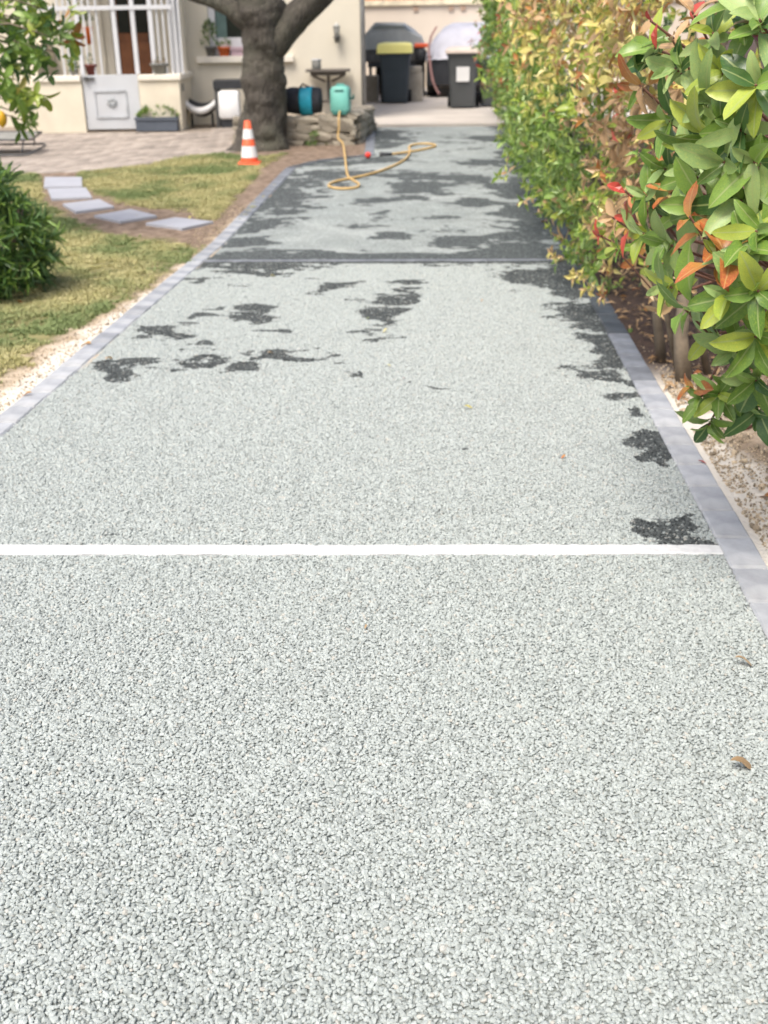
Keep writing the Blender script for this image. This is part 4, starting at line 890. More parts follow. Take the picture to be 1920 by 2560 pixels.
# door in the facade
b = MB(); bx(b, dx0, dx0+.12, .03, .2, 0, 2.25); bx(b, dx1-.12, dx1, .03, .2, 0, 2.25); b.build('door_surround', M['render'], house)
dl0, dl1 = hp(272, 100)[0], hp(388, 100)[0]
door = MB(); bx(door, dl0, dl1, .10, .15, .0, 2.2); door = door.build('door', M['brownwood'], house, bevel=.004)
z_g = hp(330, 82)[1]; mid = (dl0+dl1)/2
for x0, x1 in ((dl0+.13, mid-.03), (mid+.03, dl1-.10)):
    b = MB(); bx(b, x0, x1, .085, .098, z_g, 2.1); b.build('door_pane', M['glass'], door)
    b = MB(); bx(b, x0, x1, .09, .0985, .15, z_g-.12); b.build('door_panel', mat('door_panel_wood', (.24, .095, .04), .5), door, bevel=.004)
b = MB(); bx(b, dl1+.0-.10, dl1-.07, .05, .098, z_g-.12, z_g-.02); b.build('handle', M['darkmetal'], door)
b = MB(); bx(b, x_l-.25, x_l, -.9, .0, -.05, 1.05); b.build('side_wall', M['lowrender'], house)
# wall lamp
lx_, lz_ = hp(842, 80); lamp = empty('wall_lamp', hw(lx_, 0, lz_), HA, 'small grey lantern fixed on the cream wall above the wooden shelf', 'lamp')
b = MB(); bx(b, -.035, .035, -.012, 0, -.12, .02); b.tube([(0, -.01, -.10), (0, -.08, -.12), (0, -.10, -.07)], .008, 6); b.build('bracket', M['greypot'], lamp, True)
MB().lathe([(.03, -.07), (.045, .05), (.045, .055), (.06, .06), (.02, .10), (.008, .12)], (0, -.10, 0), 10).build('lantern', mat('lantern_glass', (.45, .45, .42), .3), lamp, True)
MB().lathe([(.048, -.075), (.048, -.06)], (0, -.10, 0), 10).build('lantern_base', M['darkmetal'], lamp, True)
# wall shelf with struts
tx0, tz = hp(768, 172); tx1, _ = hp(876, 172); tc_ = (tx0+tx1)/2; hw_ = (tx1-tx0)/2; wzf = WT-O.z
tbl = empty('garden_table', hw(tc_, -.30, wzf), HA, 'narrow weathered wooden table with slanting struts against the cream wall', 'table'); tz -= wzf
b = MB(); bx(b, -hw_, hw_, -.20, .25, tz-.03, tz); b.build('tabletop', M['greywood'], tbl, bevel=.004)
b = MB(); bx(b, -hw_+.06, hw_-.06, -.15, .2, tz-.075, tz-.032); b.build('apron', M['greywood'], tbl)
foot = .05
for sg in (-1, 1):
    MB().tube([(sg*(hw_-.07), -.0, tz-.07), (sg*.04, 0, .27)], .018, 6).build('strut', M['greywood'], tbl)
b = MB(); bx(b, -.022, .022, -.02, .02, .03, tz-.07); b.build('leg', M['greywood'], tbl)
b = MB(); bx(b, -.16, .16, -.02, .02, 0, .03); bx(b, -.02, .02, -.16, .16, .0, .029); b.build('foot', M['greywood'], tbl)
kx, kz = hp(791, 163, .3); can = empty('metal_pot', hw(kx, -.3, wzf+tz+.002), HA, 'small dark metal pot with white rim on the wooden table', 'pot')
MB().lathe([(.055, 0), (.06, .01), (.065, .115), (.058, .115), (.05, .02)], n=14).build('body', M['greypot'], can, True)
MB().lathe([(.0655, .112), (.07, .12), (.068, .128), (.06, .125)], n=14, cap=False).build('rim', M['white'], can, True)

# hose reel
def topP(px, py): return at(px, py, WT)
rp = topP(853, 290); reel = empty('hose_reel', (rp.x, rp.y, WT+.02), R(-3), 'mint green plastic hose reel box standing on the rubble wall', 'hose reel'); sR = F/(rp.y*.915+.57*.9)
hh = 66/sR; ww = 46/sR
def rounded(w_, d_, h_, r_, n=5):
    prof = []
    for cx_, cz_, a0 in ((w_/2-r_, h_/2-r_, 0), (-w_/2+r_, h_/2-r_, 90), (-w_/2+r_, -h_/2+r_, 180), (w_/2-r_, -h_/2+r_, 270)):
        for i in range(n+1): a = R(a0+90*i/n); prof.append((cx_+r_*math.cos(a), cz_+r_*math.sin(a)))
    k = len(prof); b = MB(); V = []
    for y, s in ((-d_/2, .90), (-d_/2+.02, 1), (d_/2-.02, 1), (d_/2, .90)): V += [(x*s, y, z*s) for x, z in prof]
    b.add(V, [tuple(range(k-1, -1, -1))[::-1], tuple(range(3*k, 4*k))[::-1]]+[(i*k+j, (i+1)*k+j, (i+1)*k+(j+1) % k, i*k+(j+1) % k) for i in range(3) for j in range(k)]); return b
rounded(ww, .24, hh, ww*.28).build('case', M['mint'], reel, True, loc=(0, 0, hh/2))
b = MB(); bx(b, -ww*.25, ww*.25, -.125, -.115, hh*.80, hh*.88); b.build('grip_slot', M['mintdark'], reel, bevel=.004)
b = MB(); bx(b, -ww*.38, ww*.38, -.13, -.105, 0.0, hh*.16); b.build('hose_outlet', M['mintdark'], reel, bevel=.01)
MB().tube([(ww/2, 0, hh*.55), (ww/2+.04, 0, hh*.55), (ww/2+.05, -.07, hh*.66)], .012, 8).build('crank', M['mintdark'], reel, True)
MB().tube([(-ww*.22, 0, hh-.012), (-ww*.18, 0, hh+.012), (ww*.18, 0, hh+.012), (ww*.22, 0, hh-.012)], .011, 8).build('handle', M['mint'], reel, True)
# bag
bp = topP(760, 291); sB = F/(bp.y*.915+.5); bw = 84/sB; bh = 66/sB
bag = empty('tool_bag', (bp.x, bp.y+.08, WT+.01), R(-3), 'round black holdall with turquoise middle band lying on the rubble wall', 'bag')
b = MB(); n = 16
def drum(x0, x1, mt, name, s=1.0):
    b = MB(); V = []; st_ = 5
    for i in range(st_+1):
        x = x0+(x1-x0)*i/st_; tt = (x/(bw/2)); r_ = bh/2*s*(1-.10*abs(tt)**3)
        for j in range(n):
            a = 2*math.pi*j/n; q = 1+.05*math.sin(3*a+x*20); V.append((x, math.cos(a)*r_*q*1.0, bh/2+math.sin(a)*r_*q))
    b.add(V, [(i*n+j, i*n+(j+1) % n, (i+1)*n+(j+1) % n, (i+1)*n+j) for i in range(st_) for j in range(n)]+[tuple(range(n-1, -1, -1)), tuple(range(st_*n, (st_+1)*n))]); return b.build(name, mt, bag, True)
drum(-bw/2, -bw*.09, M['black'], 'left_half', .97); drum(-bw*.09, bw*.27, M['turquoise'], 'band', 1.02); drum(bw*.27, bw/2, M['black'], 'right_half', .96)
MB().tube([(-bw*.1, -.05, bh*.95), (0, -.06, bh*1.1), (bw*.2, -.05, bh*.97)], .012, 6).build('handle', M['black'], bag, True)
# hose
hz_ = lambda p: (p.x, p.y, float(gz(p.y))+.014)
top0 = Vector((rp.x, rp.y-.14, WT+.06)); top1 = Vector((rp.x+.0, wr.y-.09, WT+.0)); pts = [top0, top0.lerp(top1, .6)+Vector((0, 0, .03)), top1]
pts += [Vector((top1.x+.002, wr.y-.11, WT-.12)), Vector((at(856, 352).x, wr.y-.13, .29))]
GP_ = [(858, 372), (862, 400), (866, 425), (869, 446), (885, 455), (900, 464), (893, 473), (862, 476), (832, 474), (818, 467), (832, 459), (860, 452), (890, 447), (930, 438), (970, 424), (1005, 408), (1022, 393), (1026, 378), (1020, 368), (1045, 362), (1075, 362), (1095, 367), (1070, 374), (1040, 380), (1005, 385), (975, 389)]
pts += [Vector(hz_(at(*p)))+Vector((0, 0, .06 if i < 2 else 0)) for i, p in enumerate(GP_)]
cv = bpy.data.curves.new('garden_hose', 'CURVE'); cv.dimensions = '3D'; sp_ = cv.splines.new('NURBS'); sp_.points.add(len(pts)-1)
for i, p in enumerate(pts): sp_.points[i].co = (*p, 1)
sp_.order_u = 3; sp_.use_endpoint_u = True; sp_.resolution_u = 6; cv.bevel_depth = .0115; cv.bevel_resolution = 3
tmp = bpy.data.objects.new('tmp', cv); col.objects.link(tmp); dg = bpy.context.evaluated_depsgraph_get(); me = bpy.data.meshes.new_from_object(tmp.evaluated_get(dg)); bpy.data.objects.remove(tmp)
me.materials.clear(); me.materials.append(M['hose']); ho = bpy.data.objects.new('garden_hose', me); col.objects.link(ho); tag(ho, 'orange yellow garden hose running from the reel and looped on the gravel', 'hose')
noz = at(966, 390); nz = empty('hose_nozzle', hz_(noz), R(100), 'dark nozzle at the end of the yellow hose on the gravel', 'nozzle')
MB().tube([(0, -.06, 0), (0, .05, 0)], [.02, .026], 8).build('barrel', M['dark'], nz, True); MB().tube([(0, .05, 0), (0, .075, 0)], [.03, .03], 8).build('collar', M['darkmetal'], nz, True)
# red ball
rb = at(925, 396); ball = MB().lathe([(.004, -.032), (.018, -.027), (.028, -.015), (.032, 0), (.028, .015), (.018, .027), (.004, .032)], n=14)
tag(ball.build('red_ball', M['red'], smooth=True, loc=(rb.x-.02, rb.y, float(gz(rb.y))+.034)), 'small red ball at the kerb corner below the rubble wall', 'ball')

# traffic cone
cp = at(622, 413); sC = F/(cp.y*.915+.55); cw = 55/sC; ch = .475*1.0*(112/106)/1.0; ch = (atY(618, 303, cp.y).z-float(gz(cp.y)))
cone = empty('traffic_cone', (cp.x, cp.y+cw*.3, float(gz(cp.y))), R(3), 'orange and white traffic cone on the grass before the tree', 'cone')
b = MB(); b.box((0, 0, .014), (cw, cw, .028)); b.build('base', M['orange'], cone, bevel=.008)
r0, r1 = cw*.40, cw*.135
def rr(t): return r0+(r1-r0)*t
MB().lathe([(rr(0), .028), (rr(.0), .035), (rr(1), ch), (rr(1)*.6, ch+.002), (rr(1)*.55, ch-.05)], n=24).build('body', M['orange'], cone, True)
for t0_, t1_ in ((.10, .38), (.56, .80)):
    MB().lathe([(rr(t0_)+.0025, .035+(ch-.035)*t0_), (rr(t1_)+.0025, .035+(ch-.035)*t1_)], n=24, cap=False).build('white_band', M['whiteplastic'], cone, True)

# ------------------------------------------------------------------ pots and planters
def pot(name, P, r, h, mt, label, plant, ph, pr, ww_, cat='plant pot', ll=.07, n=40, asp=.3, square=None):
    root = empty(name, P, 0, label, cat)
    if square:
        a, d_ = square; b = MB(); bx(b, -a/2, a/2, -d_/2, -d_/2+.02, 0, h); bx(b, -a/2, a/2, d_/2-.02, d_/2, 0, h); bx(b, -a/2, -a/2+.02, -d_/2+.02, d_/2-.02, 0, h); bx(b, a/2-.02, a/2, -d_/2+.02, d_/2-.02, 0, h); bx(b, -a/2+.02, a/2-.02, -d_/2+.02, d_/2-.02, .0, h-.03); bx(b, -a/2-.01, a/2+.01, -d_/2-.012, -d_/2-.001, h-.04, h); b.build('trough', mt, root)
    else: MB().lathe([(r*.68, 0), (r*.95, h*.80), (r*1.06, h*.80), (r*1.06, h), (r*.9, h), (r*.86, h*.9)], n=18).build('pot', mt, root, True)
    lv = []; w_ = weighted(ww_)
    for i in range(n):
        v = unit(rng.normal(0, 1, 3)); v[2] = abs(v[2]); ax = pr if not square else square[0]/2
        p = np.array([v[0]*ax*.85, v[1]*(pr if not square else square[1]/2)*.85, h+v[2]*ph*.8]); lv += rosette(p, unit(v+np.array([0, 0, .4])), 5, ll, asp, w_, (.2, 1.1))
    if lv: o = joined_leaves('foliage', lv, LM, root)
    return root
pp = at(163, 327, .25); pot('potted_plant', pp, .125, .20, M['terra'], 'terracotta pot with lime green plant left of the grey gate', 'x', .07, .16, {'lime': 4, 'yellow': 1}, ll=.05, n=45)
pp = at(397, 326, .25); pot('planter_box', pp, .1, .17, M['bluegrey'], 'long blue grey planter box with green plants right of the gate', 'x', .13, .2, {'green': 3, 'lime': 1, 'dark': 1}, ll=.07, n=60, square=(.54, .2))
pp = at(82, 322, .25); pot('potted_shrub', pp, .13, .22, M['teal'], 'dark leafy shrub in a teal glazed pot beside the porch', 'x', .42, .24, {'dark': 5, 'brown': 1}, ll=.07, n=130)
cpz = O.z+zc_+.022
def onc(px, n=PD-.08): x, _ = hp(px, 185, n); return hw(x, -n, cpz-O.z)
pot('potted_plant', onc(229), .075, .13, mat('dark_red_pot', (.17, .045, .035), .7), 'dark red pot on the porch coping left of the gate', 'x', .12, .04, {'dark': 3, 'green': 1}, ll=.05, n=10)
pot('potted_plant', onc(186), .06, .07, M['greypot'], 'small dark upright plant at the left of the red pot on the coping', 'x', .20, .05, {'dark': 3}, ll=.06, n=24)
pot('stone_bowl', onc(400), .115, .13, M['greypot'], 'dark round bowl with dry plant on the coping right of the gate', 'x', .07, .08, {'brown': 3, 'dark': 1}, ll=.04, n=24)
# hanging red pot
hxp, hzp = hp(221, 88, PD-.5); hpz = empty('hanging_pot', hw(hxp, -(PD-.5), hzp), HA, 'red pot hanging inside the porch on a cord', 'hanging pot')
MB().lathe([(.045, -.11), (.065, .09), (.07, .10), (.06, .10)], n=14).build('pot', M['orangepot'], hpz, True); MB().tube([(0, 0, .1), (0, 0, 2.5-hzp)], .006, 5).build('cord', M['darkmetal'], hpz)
lv = [];
for i in range(14): v = unit(rng.normal(0, 1, 3)); lv += rosette(np.array([v[0]*.05, v[1]*.05, .14+abs(v[2])*.12]), unit(v+[0, 0, .6]), 5, .07, .3, weighted({'dark': 2, 'green': 1}))
joined_leaves('foliage', lv, LM, hpz)
def ons(px): x, _ = hp(px, 140, .02); return hw(x, -.005, wz0+.001)
pot('potted_plant', ons(561)-hy*.0, .085, .115, M['orangepot'], 'orange pot with a small green plant on the window sill', 'x', .10, .08, {'dark': 2, 'green': 2}, ll=.06, n=14)
pot('potted_plant', ons(527), .07, .12, M['greypot'], 'grey pot with a tall leafy plant at the left of the window sill', 'x', .36, .09, {'dark': 3, 'green': 2}, ll=.08, n=34)
pot('planter_box', ons(598), .07, .11, M['pinkpot'], 'dusty pink planter on the window sill beside the tree trunk', 'x', .0, .05, {'dark': 1}, n=0, square=(.20, .11))

# white basin with dark hollow, beside the porch
def Pz(px, py, n): x, z = hp(px, py, n); return hw(x, -n, z), x, z
bn = PD*.55; _, bx0, bz0 = Pz(458, 252, bn); _, bx1, bz1 = Pz(545, 255, bn); bz = Pz(500, 268, bn)[2]; bw_ = (bx1-bx0)/2
bas = empty('basin', hw((bx0+bx1)/2, -bn, 0), HA, 'dark hollow basin with a thick white curved rim beside the porch wall', 'basin')
rim = [(bw_*t, -.12*(1-t*t), bz+.09-.13*(1-t*t)) for t in np.linspace(-1, 1, 21)]
MB().tube(rim, [.035+.012*(1-abs(t)) for t in np.linspace(-1, 1, 21)], 10).build('rim', M['whiteplastic'], bas, True)
b = MB(); V = []
for t in np.linspace(-1, 1, 13): V += [(bw_*t*.97, -.09*(1-t*t)+.0, bz+.07-.13*(1-t*t)), (bw_*t*.9, .10, bz+.0-.13*(1-t*t)), (bw_*t*.97, .25, bz+.14-.10*(1-t*t))]
b.add(V, [(i*3+j, i*3+j+1, i*3+j+4, i*3+j+3) for i in range(12) for j in range(2)]); b.build('bowl', M['dark'], bas, True)
for sx in (-1, 1): b = MB(); b.box((sx*bw_*.6, .05, bz/2-.04), (.03, .03, bz-.08)); b.build('leg', M['dark'], bas)
# dark topped barbecue trolley with a white tank under it
n2_ = PD*.62; _, gx0, gz0 = Pz(536, 212, n2_); _, gx1, gz1 = Pz(640, 200, n2_); _, tx_, tzz = Pz(572, 262, n2_)
tro = empty('side_table', hw((gx0+gx1)/2, -n2_, 0), HA, 'dark topped side table half hidden behind the tree trunk', 'table'); hwid = (gx1-gx0)/2
b = MB(); bx(b, -hwid, hwid, -.15, .25, gz0-.05, gz0+.06); b.build('tabletop', M['dark'], tro, bevel=.01)
for sx in (-1, 1):
    for sy in (-.12, .22): b = MB(); bx(b, sx*(hwid-.03)-.02, sx*(hwid-.03)+.02, sy-.02, sy+.02, 0, gz0-.05); b.build('leg', M['darkmetal'], tro)
_, q0x, q0z = Pz(551, 297, n2_+.12); _, q1x, q1z = Pz(598, 226, n2_+.12)
wb = empty('white_container', hw((q0x+q1x)/2, -n2_-.12, 0), HA, 'white plastic container with rounded corners under the dark table', 'container')
rounded(q1x-q0x, .22, q1z-q0z, .045).build('body', M['whiteplastic'], wb, True, loc=(0, 0, (q0z+q1z)/2)); b = MB(); bx(b, -.12, .12, -.08, .08, 0, q0z); b.build('stand', M['dark'], wb)
# outlet on the porch side wall
b = MB(); b.box((0, 0, 0), (.012, .07, .09)); tag(b.build('outlet_box', M['greypot'], loc=hw(x_r+.007, -PD+.25, hp(460, 218, PD-.25)[1]), rot=(0, 0, HA)), 'small grey box fixed on the porch side wall', 'outlet')

# garden chair at the lower left of the terrace
c0 = at(78, 392); ck = empty('garden_lounger', (c0.x-.35, c0.y, float(gz(c0.y))), 0, 'dark tube framed lounger with grey sling at the left edge', 'lounger')
def tubef(pp, r_, name, mt): MB().tube(pp, r_, 8).build(name, mt, ck, True)
w0 = .37
tubef([(-1.2, -.02, .02), (w0-.1, -.02, .02), (w0-.03, 0, .03), (w0, .06, .05), (w0, .45, .08), (w0-.04, .52, .09), (-1.2, .52, .09)], .012, 'runner', M['darkmetal'])
tubef([(-1.2, .1, .17), (w0-.12, .1, .17), (w0-.04, .14, .17), (w0-.04, .50, .22), (-1.2, .52, .24)], .012, 'frame', M['darkmetal'])
b = MB(); b.add([(-1.2, .12, .175), (w0-.08, .12, .175), (w0-.08, .50, .225), (-1.2, .50, .225), (-1.2, .12, .168), (w0-.08, .12, .168), (w0-.08, .50, .218), (-1.2, .50, .218)], [(0, 1, 2, 3), (7, 6, 5, 4), (0, 4, 5, 1), (1, 5, 6, 2), (2, 6, 7, 3)]); b.build('sling', mat('grey_sling', (.22, .22, .20), .8), ck)
for x in (w0-.14,): tubef([(x, .05, .03), (x, .16, .17)], .01, 'leg', M['darkmetal']); tubef([(x, .5, .09), (x, .48, .22)], .01, 'leg', M['darkmetal'])

# ------------------------------------------------------------------ bins
PZ = .28
def wheelie(name, pxc, pyb, w_, h_, mt, lidm, label, rz=0, sticker=False, sk=.115):
    P0 = at(pxc, pyb, PZ); root = empty(name, (P0.x, P0.y, PZ), rz, label, 'bin', 'wheeled bins in front of the covered car'); d_ = w_*1.15
    V = []; lev = [(0.03, .78), (.10, .80), (.5, .88), (h_-sk-.035, .97), (h_-sk-.03, 1.03), (h_-sk+.01, 1.03)]
    for z, s in lev:
        hwd = w_/2*s; hd = d_/2*s; r_ = .04
        for cx_, cy_, a0 in ((hwd-r_, hd-r_, 0), (-hwd+r_, hd-r_, 90), (-hwd+r_, -hd+r_, 180), (hwd-r_, -hd+r_, 270)):
            for i in range(4): a = R(a0+30*i); V.append((cx_+r_*math.cos(a), cy_+r_*math.sin(a)+d_/2, z))
    k = 16; F_ = [(i*k+j, i*k+(j+1) % k, (i+1)*k+(j+1) % k, (i+1)*k+j) for i in range(len(lev)-1) for j in range(k)]+[tuple(range(k-1, -1, -1)), tuple(range((len(lev)-1)*k, len(lev)*k))]
    MB().add(V, F_).build('body', mt, root)
    b = MB(); V = []
    for z, s, sh in ((h_-sk, 1.13, 0), (h_+.015, 1.09, 0), (h_+.04, .98, .01), (h_+.055, .7, .03)):
        V += [(x*w_/2*s, y*d_/2*s+d_/2+sh, z) for x, y in ((-1, -1), (1, -1), (1, 1), (-1, 1))]
    b.add(V, [(i*4+j, i*4+(j+1) % 4, i*4+4+(j+1) % 4, i*4+4+j) for i in range(3) for j in range(4)]+[(12, 13, 14, 15), (3, 2, 1, 0)]); b.build('lid', lidm, root, bevel=.015)
    MB().tube([(-w_*.45, d_*1.0, h_-.05), (-w_*.45, d_*1.12, h_-.02), (w_*.45, d_*1.12, h_-.02), (w_*.45, d_*1.0, h_-.05)], .014, 8).build('handle', mt, root, True)
    b = MB(); bx(b, -w_*.3, w_*.3, -.016, 0.03, h_*.60, h_*.62); 
    for sx in (-1, 1): MB().tube([(sx*(w_*.40), d_*.92, .10), (sx*(w_*.50), d_*.92, .10)], [.10, .10], 18).build('wheel', M['rubber'], root, True)
    if sticker: b = MB(); b.box((0, 0, 0), (.20, .006, .21)); b.build('sticker', M['whiteplastic'], root, rot=(R(4.5), 0, 0), loc=(0, d_/2*(1-.925)-.010, h_*.60))
    return root
def hgt(px, pyt, P_): return atY(px, pyt, P_.y+.05).z-PZ
P0 = at(987, 262, PZ); wheelie('wheelie_bin', 987, 260, .52, hgt(987, 112, P0)-.02, M['binblue'], M['yellow'], 'dark blue grey wheeled bin with a yellow lid')
P1 = at(1156, 272, PZ); wheelie('wheelie_bin', 1156, 272, .49, hgt(1156, 123, P1)-.02, M['bingrey'], M['beigelid'], 'grey wheeled bin with beige lid and white square sticker', R(-2), True, .04)
P2 = at(1232, 270, PZ); wheelie('wheelie_bin', 1236, 268, .49, hgt(1236, 150, P2)-.02, M['bingrey'], M['bingrey'], 'dark grey wheeled bin half hidden by the hedge', R(4), False, .04)

# ------------------------------------------------------------------ covered car
cb = at(1150, 246, PZ); YC = cb.y+.25; sK = F/(YC*.915+.57*.8); xL = atY(1062, 150, YC).x; cwid = 1.72; xc = xL+cwid/2; zt_ = atY(1130, 53, YC+.6).z-PZ
car = empty('covered_car', (xc, YC, PZ), R(0), 'car under a silver grey fabric cover behind the grey bin', 'car')
secs = [(0, .64, .95, .90), (.10, .98*zt_*.66, 1.0, .80), (.50, zt_*.965, 1.0, .66), (1.3, zt_, 1.0, .64), (2.2, zt_*.97, 1.0, .66), (3.0, zt_*.66, 1.0, .86), (3.9, zt_*.58, .98, .88), (4.1, .66, .92, .9)]
V = []; n = 22; 
for y, h_, wsc, tw in secs:
    for i in range(n):
        t = i/(n-1)*math.pi; c_, s_ = math.cos(t), math.sin(t); ex = .34
        xx = -abs(c_)**ex*math.copysign(1, c_)*cwid/2*wsc; zz = .62+(h_-.62)*abs(s_)**.62
        xx *= 1-(1-tw)*max(0, (zz-.75)/(zt_-.75)); V.append((xx+.012*math.sin(y*9+i*2.1), y+.012*math.sin(i*1.7+y*3), zz+.012*math.sin(i*2.3+y*5)))
# close the back end
F_ = [(i*n+j, i*n+j+1, (i+1)*n+j+1, (i+1)*n+j) for i in range(len(secs)-1) for j in range(n-1)]
MB().add(V, F_).build('cover', M['cover'], car, True).modifiers.new('s', 'SUBSURF').levels = 1
car.children[0].modifiers['s'].render_levels = 1
b = MB(); bx(b, -cwid/2+.03, cwid/2-.03, .03, 4.0, .20, .70); b.build('underbody', M['dark'], car, bevel=.03)
for sx in (-1, 1):
    for y in (.75, 3.3):
        wh_ = MB().tube([(sx*(cwid/2-.22), y, .31), (sx*(cwid/2-.03), y, .31)], [.31, .31], 24).build('wheel', M['rubber'], car, True)
        MB().tube([(sx*(cwid/2-.05), y, .31), (sx*(cwid/2-.02), y, .31)], [.19, .18], 16).build('rim', M['darkmetal'], wh_, True)
st_ = [atY(px, py, YC-.05)-Vector((xc, YC, PZ)) for px, py in [(1092, 66), (1078, 90), (1072, 120), (1074, 150), (1078, 180), (1083, 205), (1092, 225), (1098, 235)]]
V = []; 
for i, p in enumerate(st_): V += [p+Vector((-.02, -.01, 0)), p+Vector((.02, -.012, 0)), p+Vector((.02, .004, 0)), p+Vector((-.02, .004, 0))]
MB().add(V, [(i*4+j, i*4+(j+1) % 4, i*4+4+(j+1) % 4, i*4+4+j) for i in range(len(st_)-1) for j in range(4)]).build('strap', M['strap'], car)

# ------------------------------------------------------------------ tarpaulin covered trailer on blocks
YR = 21.6; a = atY(905, 130, YR); b_ = atY(1058, 100, YR); xc = (a.x+b_.x)/2; hw_ = (b_.x-a.x)/2; tr = empty('covered_trailer', (xc, YR, PZ), 0, 'trailer under a grey tarpaulin with an orange band behind the yellow lidded bin', 'trailer')
zt1 = atY(980, 58, YR).z-PZ; zt0 = atY(1000, 112, YR).z-PZ; zm = atY(1000, 155, YR).z-PZ
V = []; n = 15; pf_ = [(-1, zt0-.02), (-.96, zt0+.16), (-.82, zt0+.22), (-.66, zt1*.965), (-.58, zt1), (0, zt1*1.008), (.36, zt1), (.44, zt1*.965), (.66, zt0+.24), (.9, zt0+.14), (1, zt0-.02)]
for y in (0, .04, .5, 1.0, 1.5, 1.56):
    for x, z in pf_: V.append((x*hw_+.015*math.sin(y*7+x*9), y, z-(.04 if y in (0, 1.56) else 0)+.02*math.sin(x*8+y*6)))
k = len(pf_); MB().add(V, [(i*k+j, i*k+j+1, (i+1)*k+j+1, (i+1)*k+j) for i in range(5) for j in range(k-1)]+[tuple(range(k))[::-1], tuple(range(5*k, 6*k))]).build('tarpaulin', M['tarp'], tr, False, .012)
b = MB(); b.add([(-.66*hw_, -.025, zt1*.93), (.40*hw_, -.025, zt1*.95), (.62*hw_, -.025, zt0+.30), (-.60*hw_+.1, -.025, zt0+.34), (-.66*hw_, .02, zt1*.93), (.40*hw_, .02, zt1*.95), (.62*hw_, .02, zt0+.30), (-.60*hw_+.1, .02, zt0+.34)], [(0, 3, 2, 1), (0, 1, 5, 4), (1, 2, 6, 5), (2, 3, 7, 6), (3, 0, 4, 7)]); b.build('window', mat('smoky_plastic', (.16, .18, .175), .3, .3, 5), tr)
b = MB(); bx(b, -hw_+.04, hw_-.0, .03, 1.5, zm, zt0-.03); b.build('body', M['darkmetal'], tr, bevel=.02)
xo0 = atY(1036, 108, YR).x-xc; xo1 = atY(1070, 108, YR).x-xc; b = MB(); bx(b, xo0, xo1, -.04, .03, zt0-.05, zt0+.02); b.build('orange_band', M['orange'], tr, bevel=.015)
MB().lathe([(.06, 0), (.11, .08), (.10, .22), (.06, .25)], ((xo0+xo1)/2, -.01, zt0-.32), 12).build('lamp_housing', M['dark'], tr, True)
for y0_ in (.05, 1.3): b = MB(); bx(b, -hw_+.1, hw_-.1, y0_, y0_+.07, zm-.09, zm-.002); b.build('crossbeam', M['dark'], tr)
b = MB(); bx(b, -hw_+.12, -hw_+.17, .06, .11, .02, zm-.09); b.build('leg', M['dark'], tr)
for sx in (-.25, .45): MB().tube([(sx*hw_*2-.07, .8, .28), (sx*hw_*2+.07, .8, .28)], [.27, .27], 18).build('wheel', M['rubber'], tr, True)
for px, py, w_, h_, lab in [(925, 262, .30, .42, 'concrete block beside the corner of the house'), (1036, 262, .30, .46, 'concrete block between the two wheeled bins'), (1030, 232, .34, .1, 'flat concrete piece lying on the block between the bins')]:
    q = at(px, 262, PZ); yb = q.y+1.0; xx = atY(px, 262, yb).x; z0 = PZ if h_ > .2 else PZ+.462
    b = MB(); b.box((0, 0, h_/2), (w_, .3, h_)); tag(b.build('concrete_block', M['block'], bevel=.015, loc=(xx, yb, z0)), lab, 'block')
# boundary wall behind
YB = 25.2; zt2 = atY(1000, 14, YB).z; bw0 = empty('boundary_wall', (1.0, YB, 0), 0, 'cream boundary wall with a pale coping and orange tiles behind the bins', 'wall')
b = MB(); bx(b, -5.5, 4.5, 0, .2, 0, zt2); b.build('wall', mat('stained_cream_render', (.66, .58, .48), .92, .07, 1.2, .25, 100, dirt=(.55, .45, .35)), bw0)
b = MB(); bx(b, -5.5, 4.5, -.06, .26, zt2, zt2+.10); b.build('coping', mat('yellow_cream_coping', (.76, .68, .50), .85), bw0, bevel=.01)
zt3 = zt2+.10; tm = bmesh_of(MB().tube([(0, 0, 0), (0, .5, .12)], [.10, .085], 10), 'roof_tile', [M['tile']])
for i in range(50):
    for j in range(2): link('roof_tile', tm, bw0, Matrix.Translation((-5.4+i*.2, .02+j*.42, zt3+.03+j*.11)))
stn = mat('brown_rust_stain', (.42, .30, .22), .9, .3, 10)
for px in (1040, 1128, 1158):
    p = atY(px, 24, YB-.002); b = MB(); bx(b, -.05, .05, -.03, -.001, -.09, .0); o = b.build('wall_hook', stn, bw0); o.location = (p.x-1.0, 0, zt2-.02)

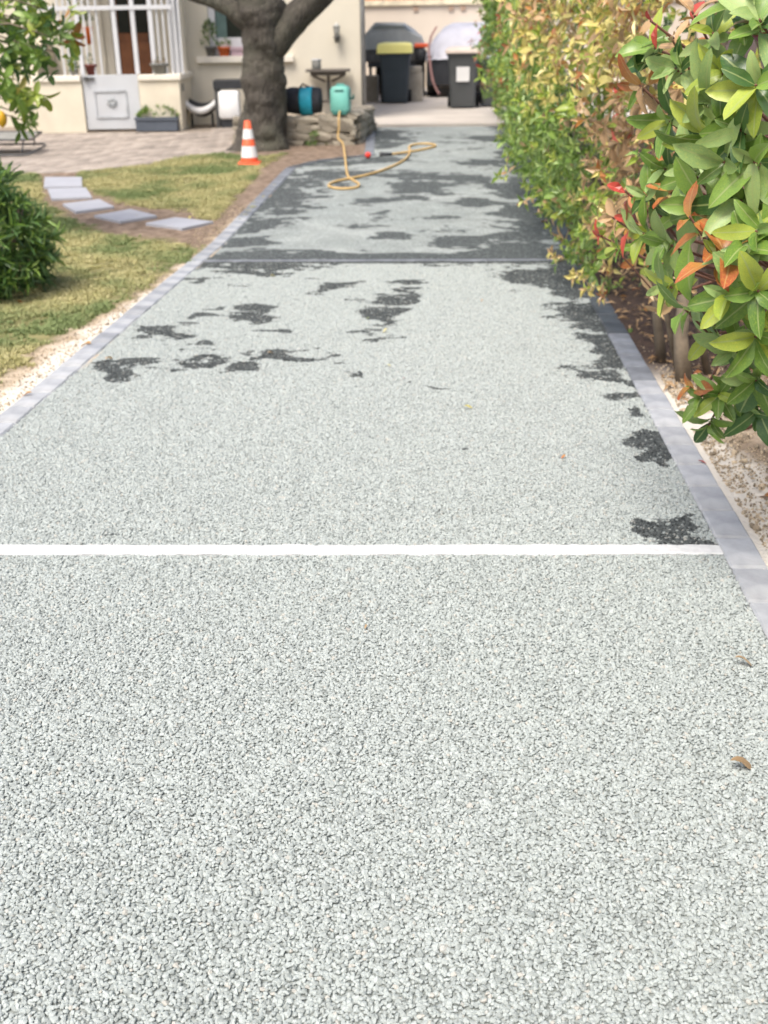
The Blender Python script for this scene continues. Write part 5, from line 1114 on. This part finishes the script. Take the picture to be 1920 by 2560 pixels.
# ------------------------------------------------------------------ fallen leaves and twigs
FL = [(681, 694, 'yellow', .04, 'yellow leaf on the gravel just past the grey joint at the left'), (272, 901, 'tan', .06, 'pale dry leaf lying on the left kerb blocks'), (677, 888, 'tan', .035, 'tiny tan leaf on the damp patch left of the middle'), (963, 832, 'yellow', .035, 'small yellow leaf in the damp patch at the middle'), (918, 800, 'pale', .022, 'tiny whitish leaf in the middle damp patch'), (1170, 1025, 'yellow', .035, 'lone yellow leaf right of the middle of the drive'), (1409, 1147, 'orange', .022, 'small orange leaf towards the right kerb'), (915, 1574, 'brown', .014, 'small brown leaf in front of the white joint'), (1858, 1667, 'peach', .05, 'curled dry leaf at the right edge of the near gravel'), (1856, 1926, 'brown', .06, 'curled pinkish leaf lowest at the right edge'), (972, 918, 'yellow', .02, 'tiny yellow leaf in the middle of the dry gravel'), (1010, 950, 'red', .018, 'tiny reddish leaf near the middle of the drive'), (1398, 655, 'tan', .12, 'long curled tan leaf at the hedge end of the grey joint'), (1360, 556, 'orange', .10, 'orange leaf on the gravel beside the hedge foot'), (50, 760, 'orange', .05, 'orange leaf on the grass below the oleander'), (68, 992, 'orange', .045, 'orange leaf on the grass near the left kerb'), (345, 545, 'yellow', .05, 'yellow leaf on the lawn below the stepping stones'), (215, 866, 'orange', .06, 'rusty leaf on the lawn edge half way down'), (475, 547, 'yellow', .05, 'yellow leaf beside the last stepping stone'), (1755, 1160, 'red', .03, 'dark red leaf on the sand beside the right kerb'), (1905, 1240, 'orange', .10, 'large curved orange brown leaf at the right edge'), (718, 1025, 'red', .012, 'faint reddish speck leaf left of the drive centre'), (1205, 755, 'peach', .02, 'pinkish leaf right of the damp patch')]
for px, py, k_, l_, lab in FL:
    p = at(px, py); a = random.uniform(0, 6.28); p.z += .012+(.006 if l_ > .03 else 0)
    if px in (1858, 1856): a = R(10); p.z += .012
    dd = (math.cos(a), math.sin(a), .08); q = np.array(p)-np.array(dd)*l_/2
    o = one_leaf(q, dd, (random.uniform(-.3, .3), random.uniform(-.3, .3), 1), l_, l_*.42, k_, None, 4 if px > 1850 else 1, 'fallen_leaf'); tag(o, lab, 'leaf', 'fallen leaves on the ground')
# leaf litter on the dark soil under the hedge
lv = []
for i in range(1300):
    y = rng.uniform(4.3, 9); x = rng.uniform(RX+.12, 2.1)
    if i > 1150: y = rng.uniform(2.3, 4.5); x = rng.uniform(RX+.25, 2.0)
    a = rng.uniform(0, 6.28); lv.append((np.array([x, y, float(gz(y))+rng.uniform(.01, .03)]), np.array([math.cos(a), math.sin(a), rng.uniform(-.1, .3)]), np.array([rng.uniform(-.6, .6), rng.uniform(-.6, .6), 1]), rng.uniform(.03, .07), rng.uniform(.012, .026), LK.index(rng.choice(['brown', 'brown', 'brown', 'peach', 'orange', 'green', 'tan'], p=[.3, .25, .25, .06, .05, .05, .04]))))
o = joined_leaves('leaf_litter', lv, LM); tag(o, 'brown dead leaves littering the dark soil under the hedge', 'leaf litter')
print('done')
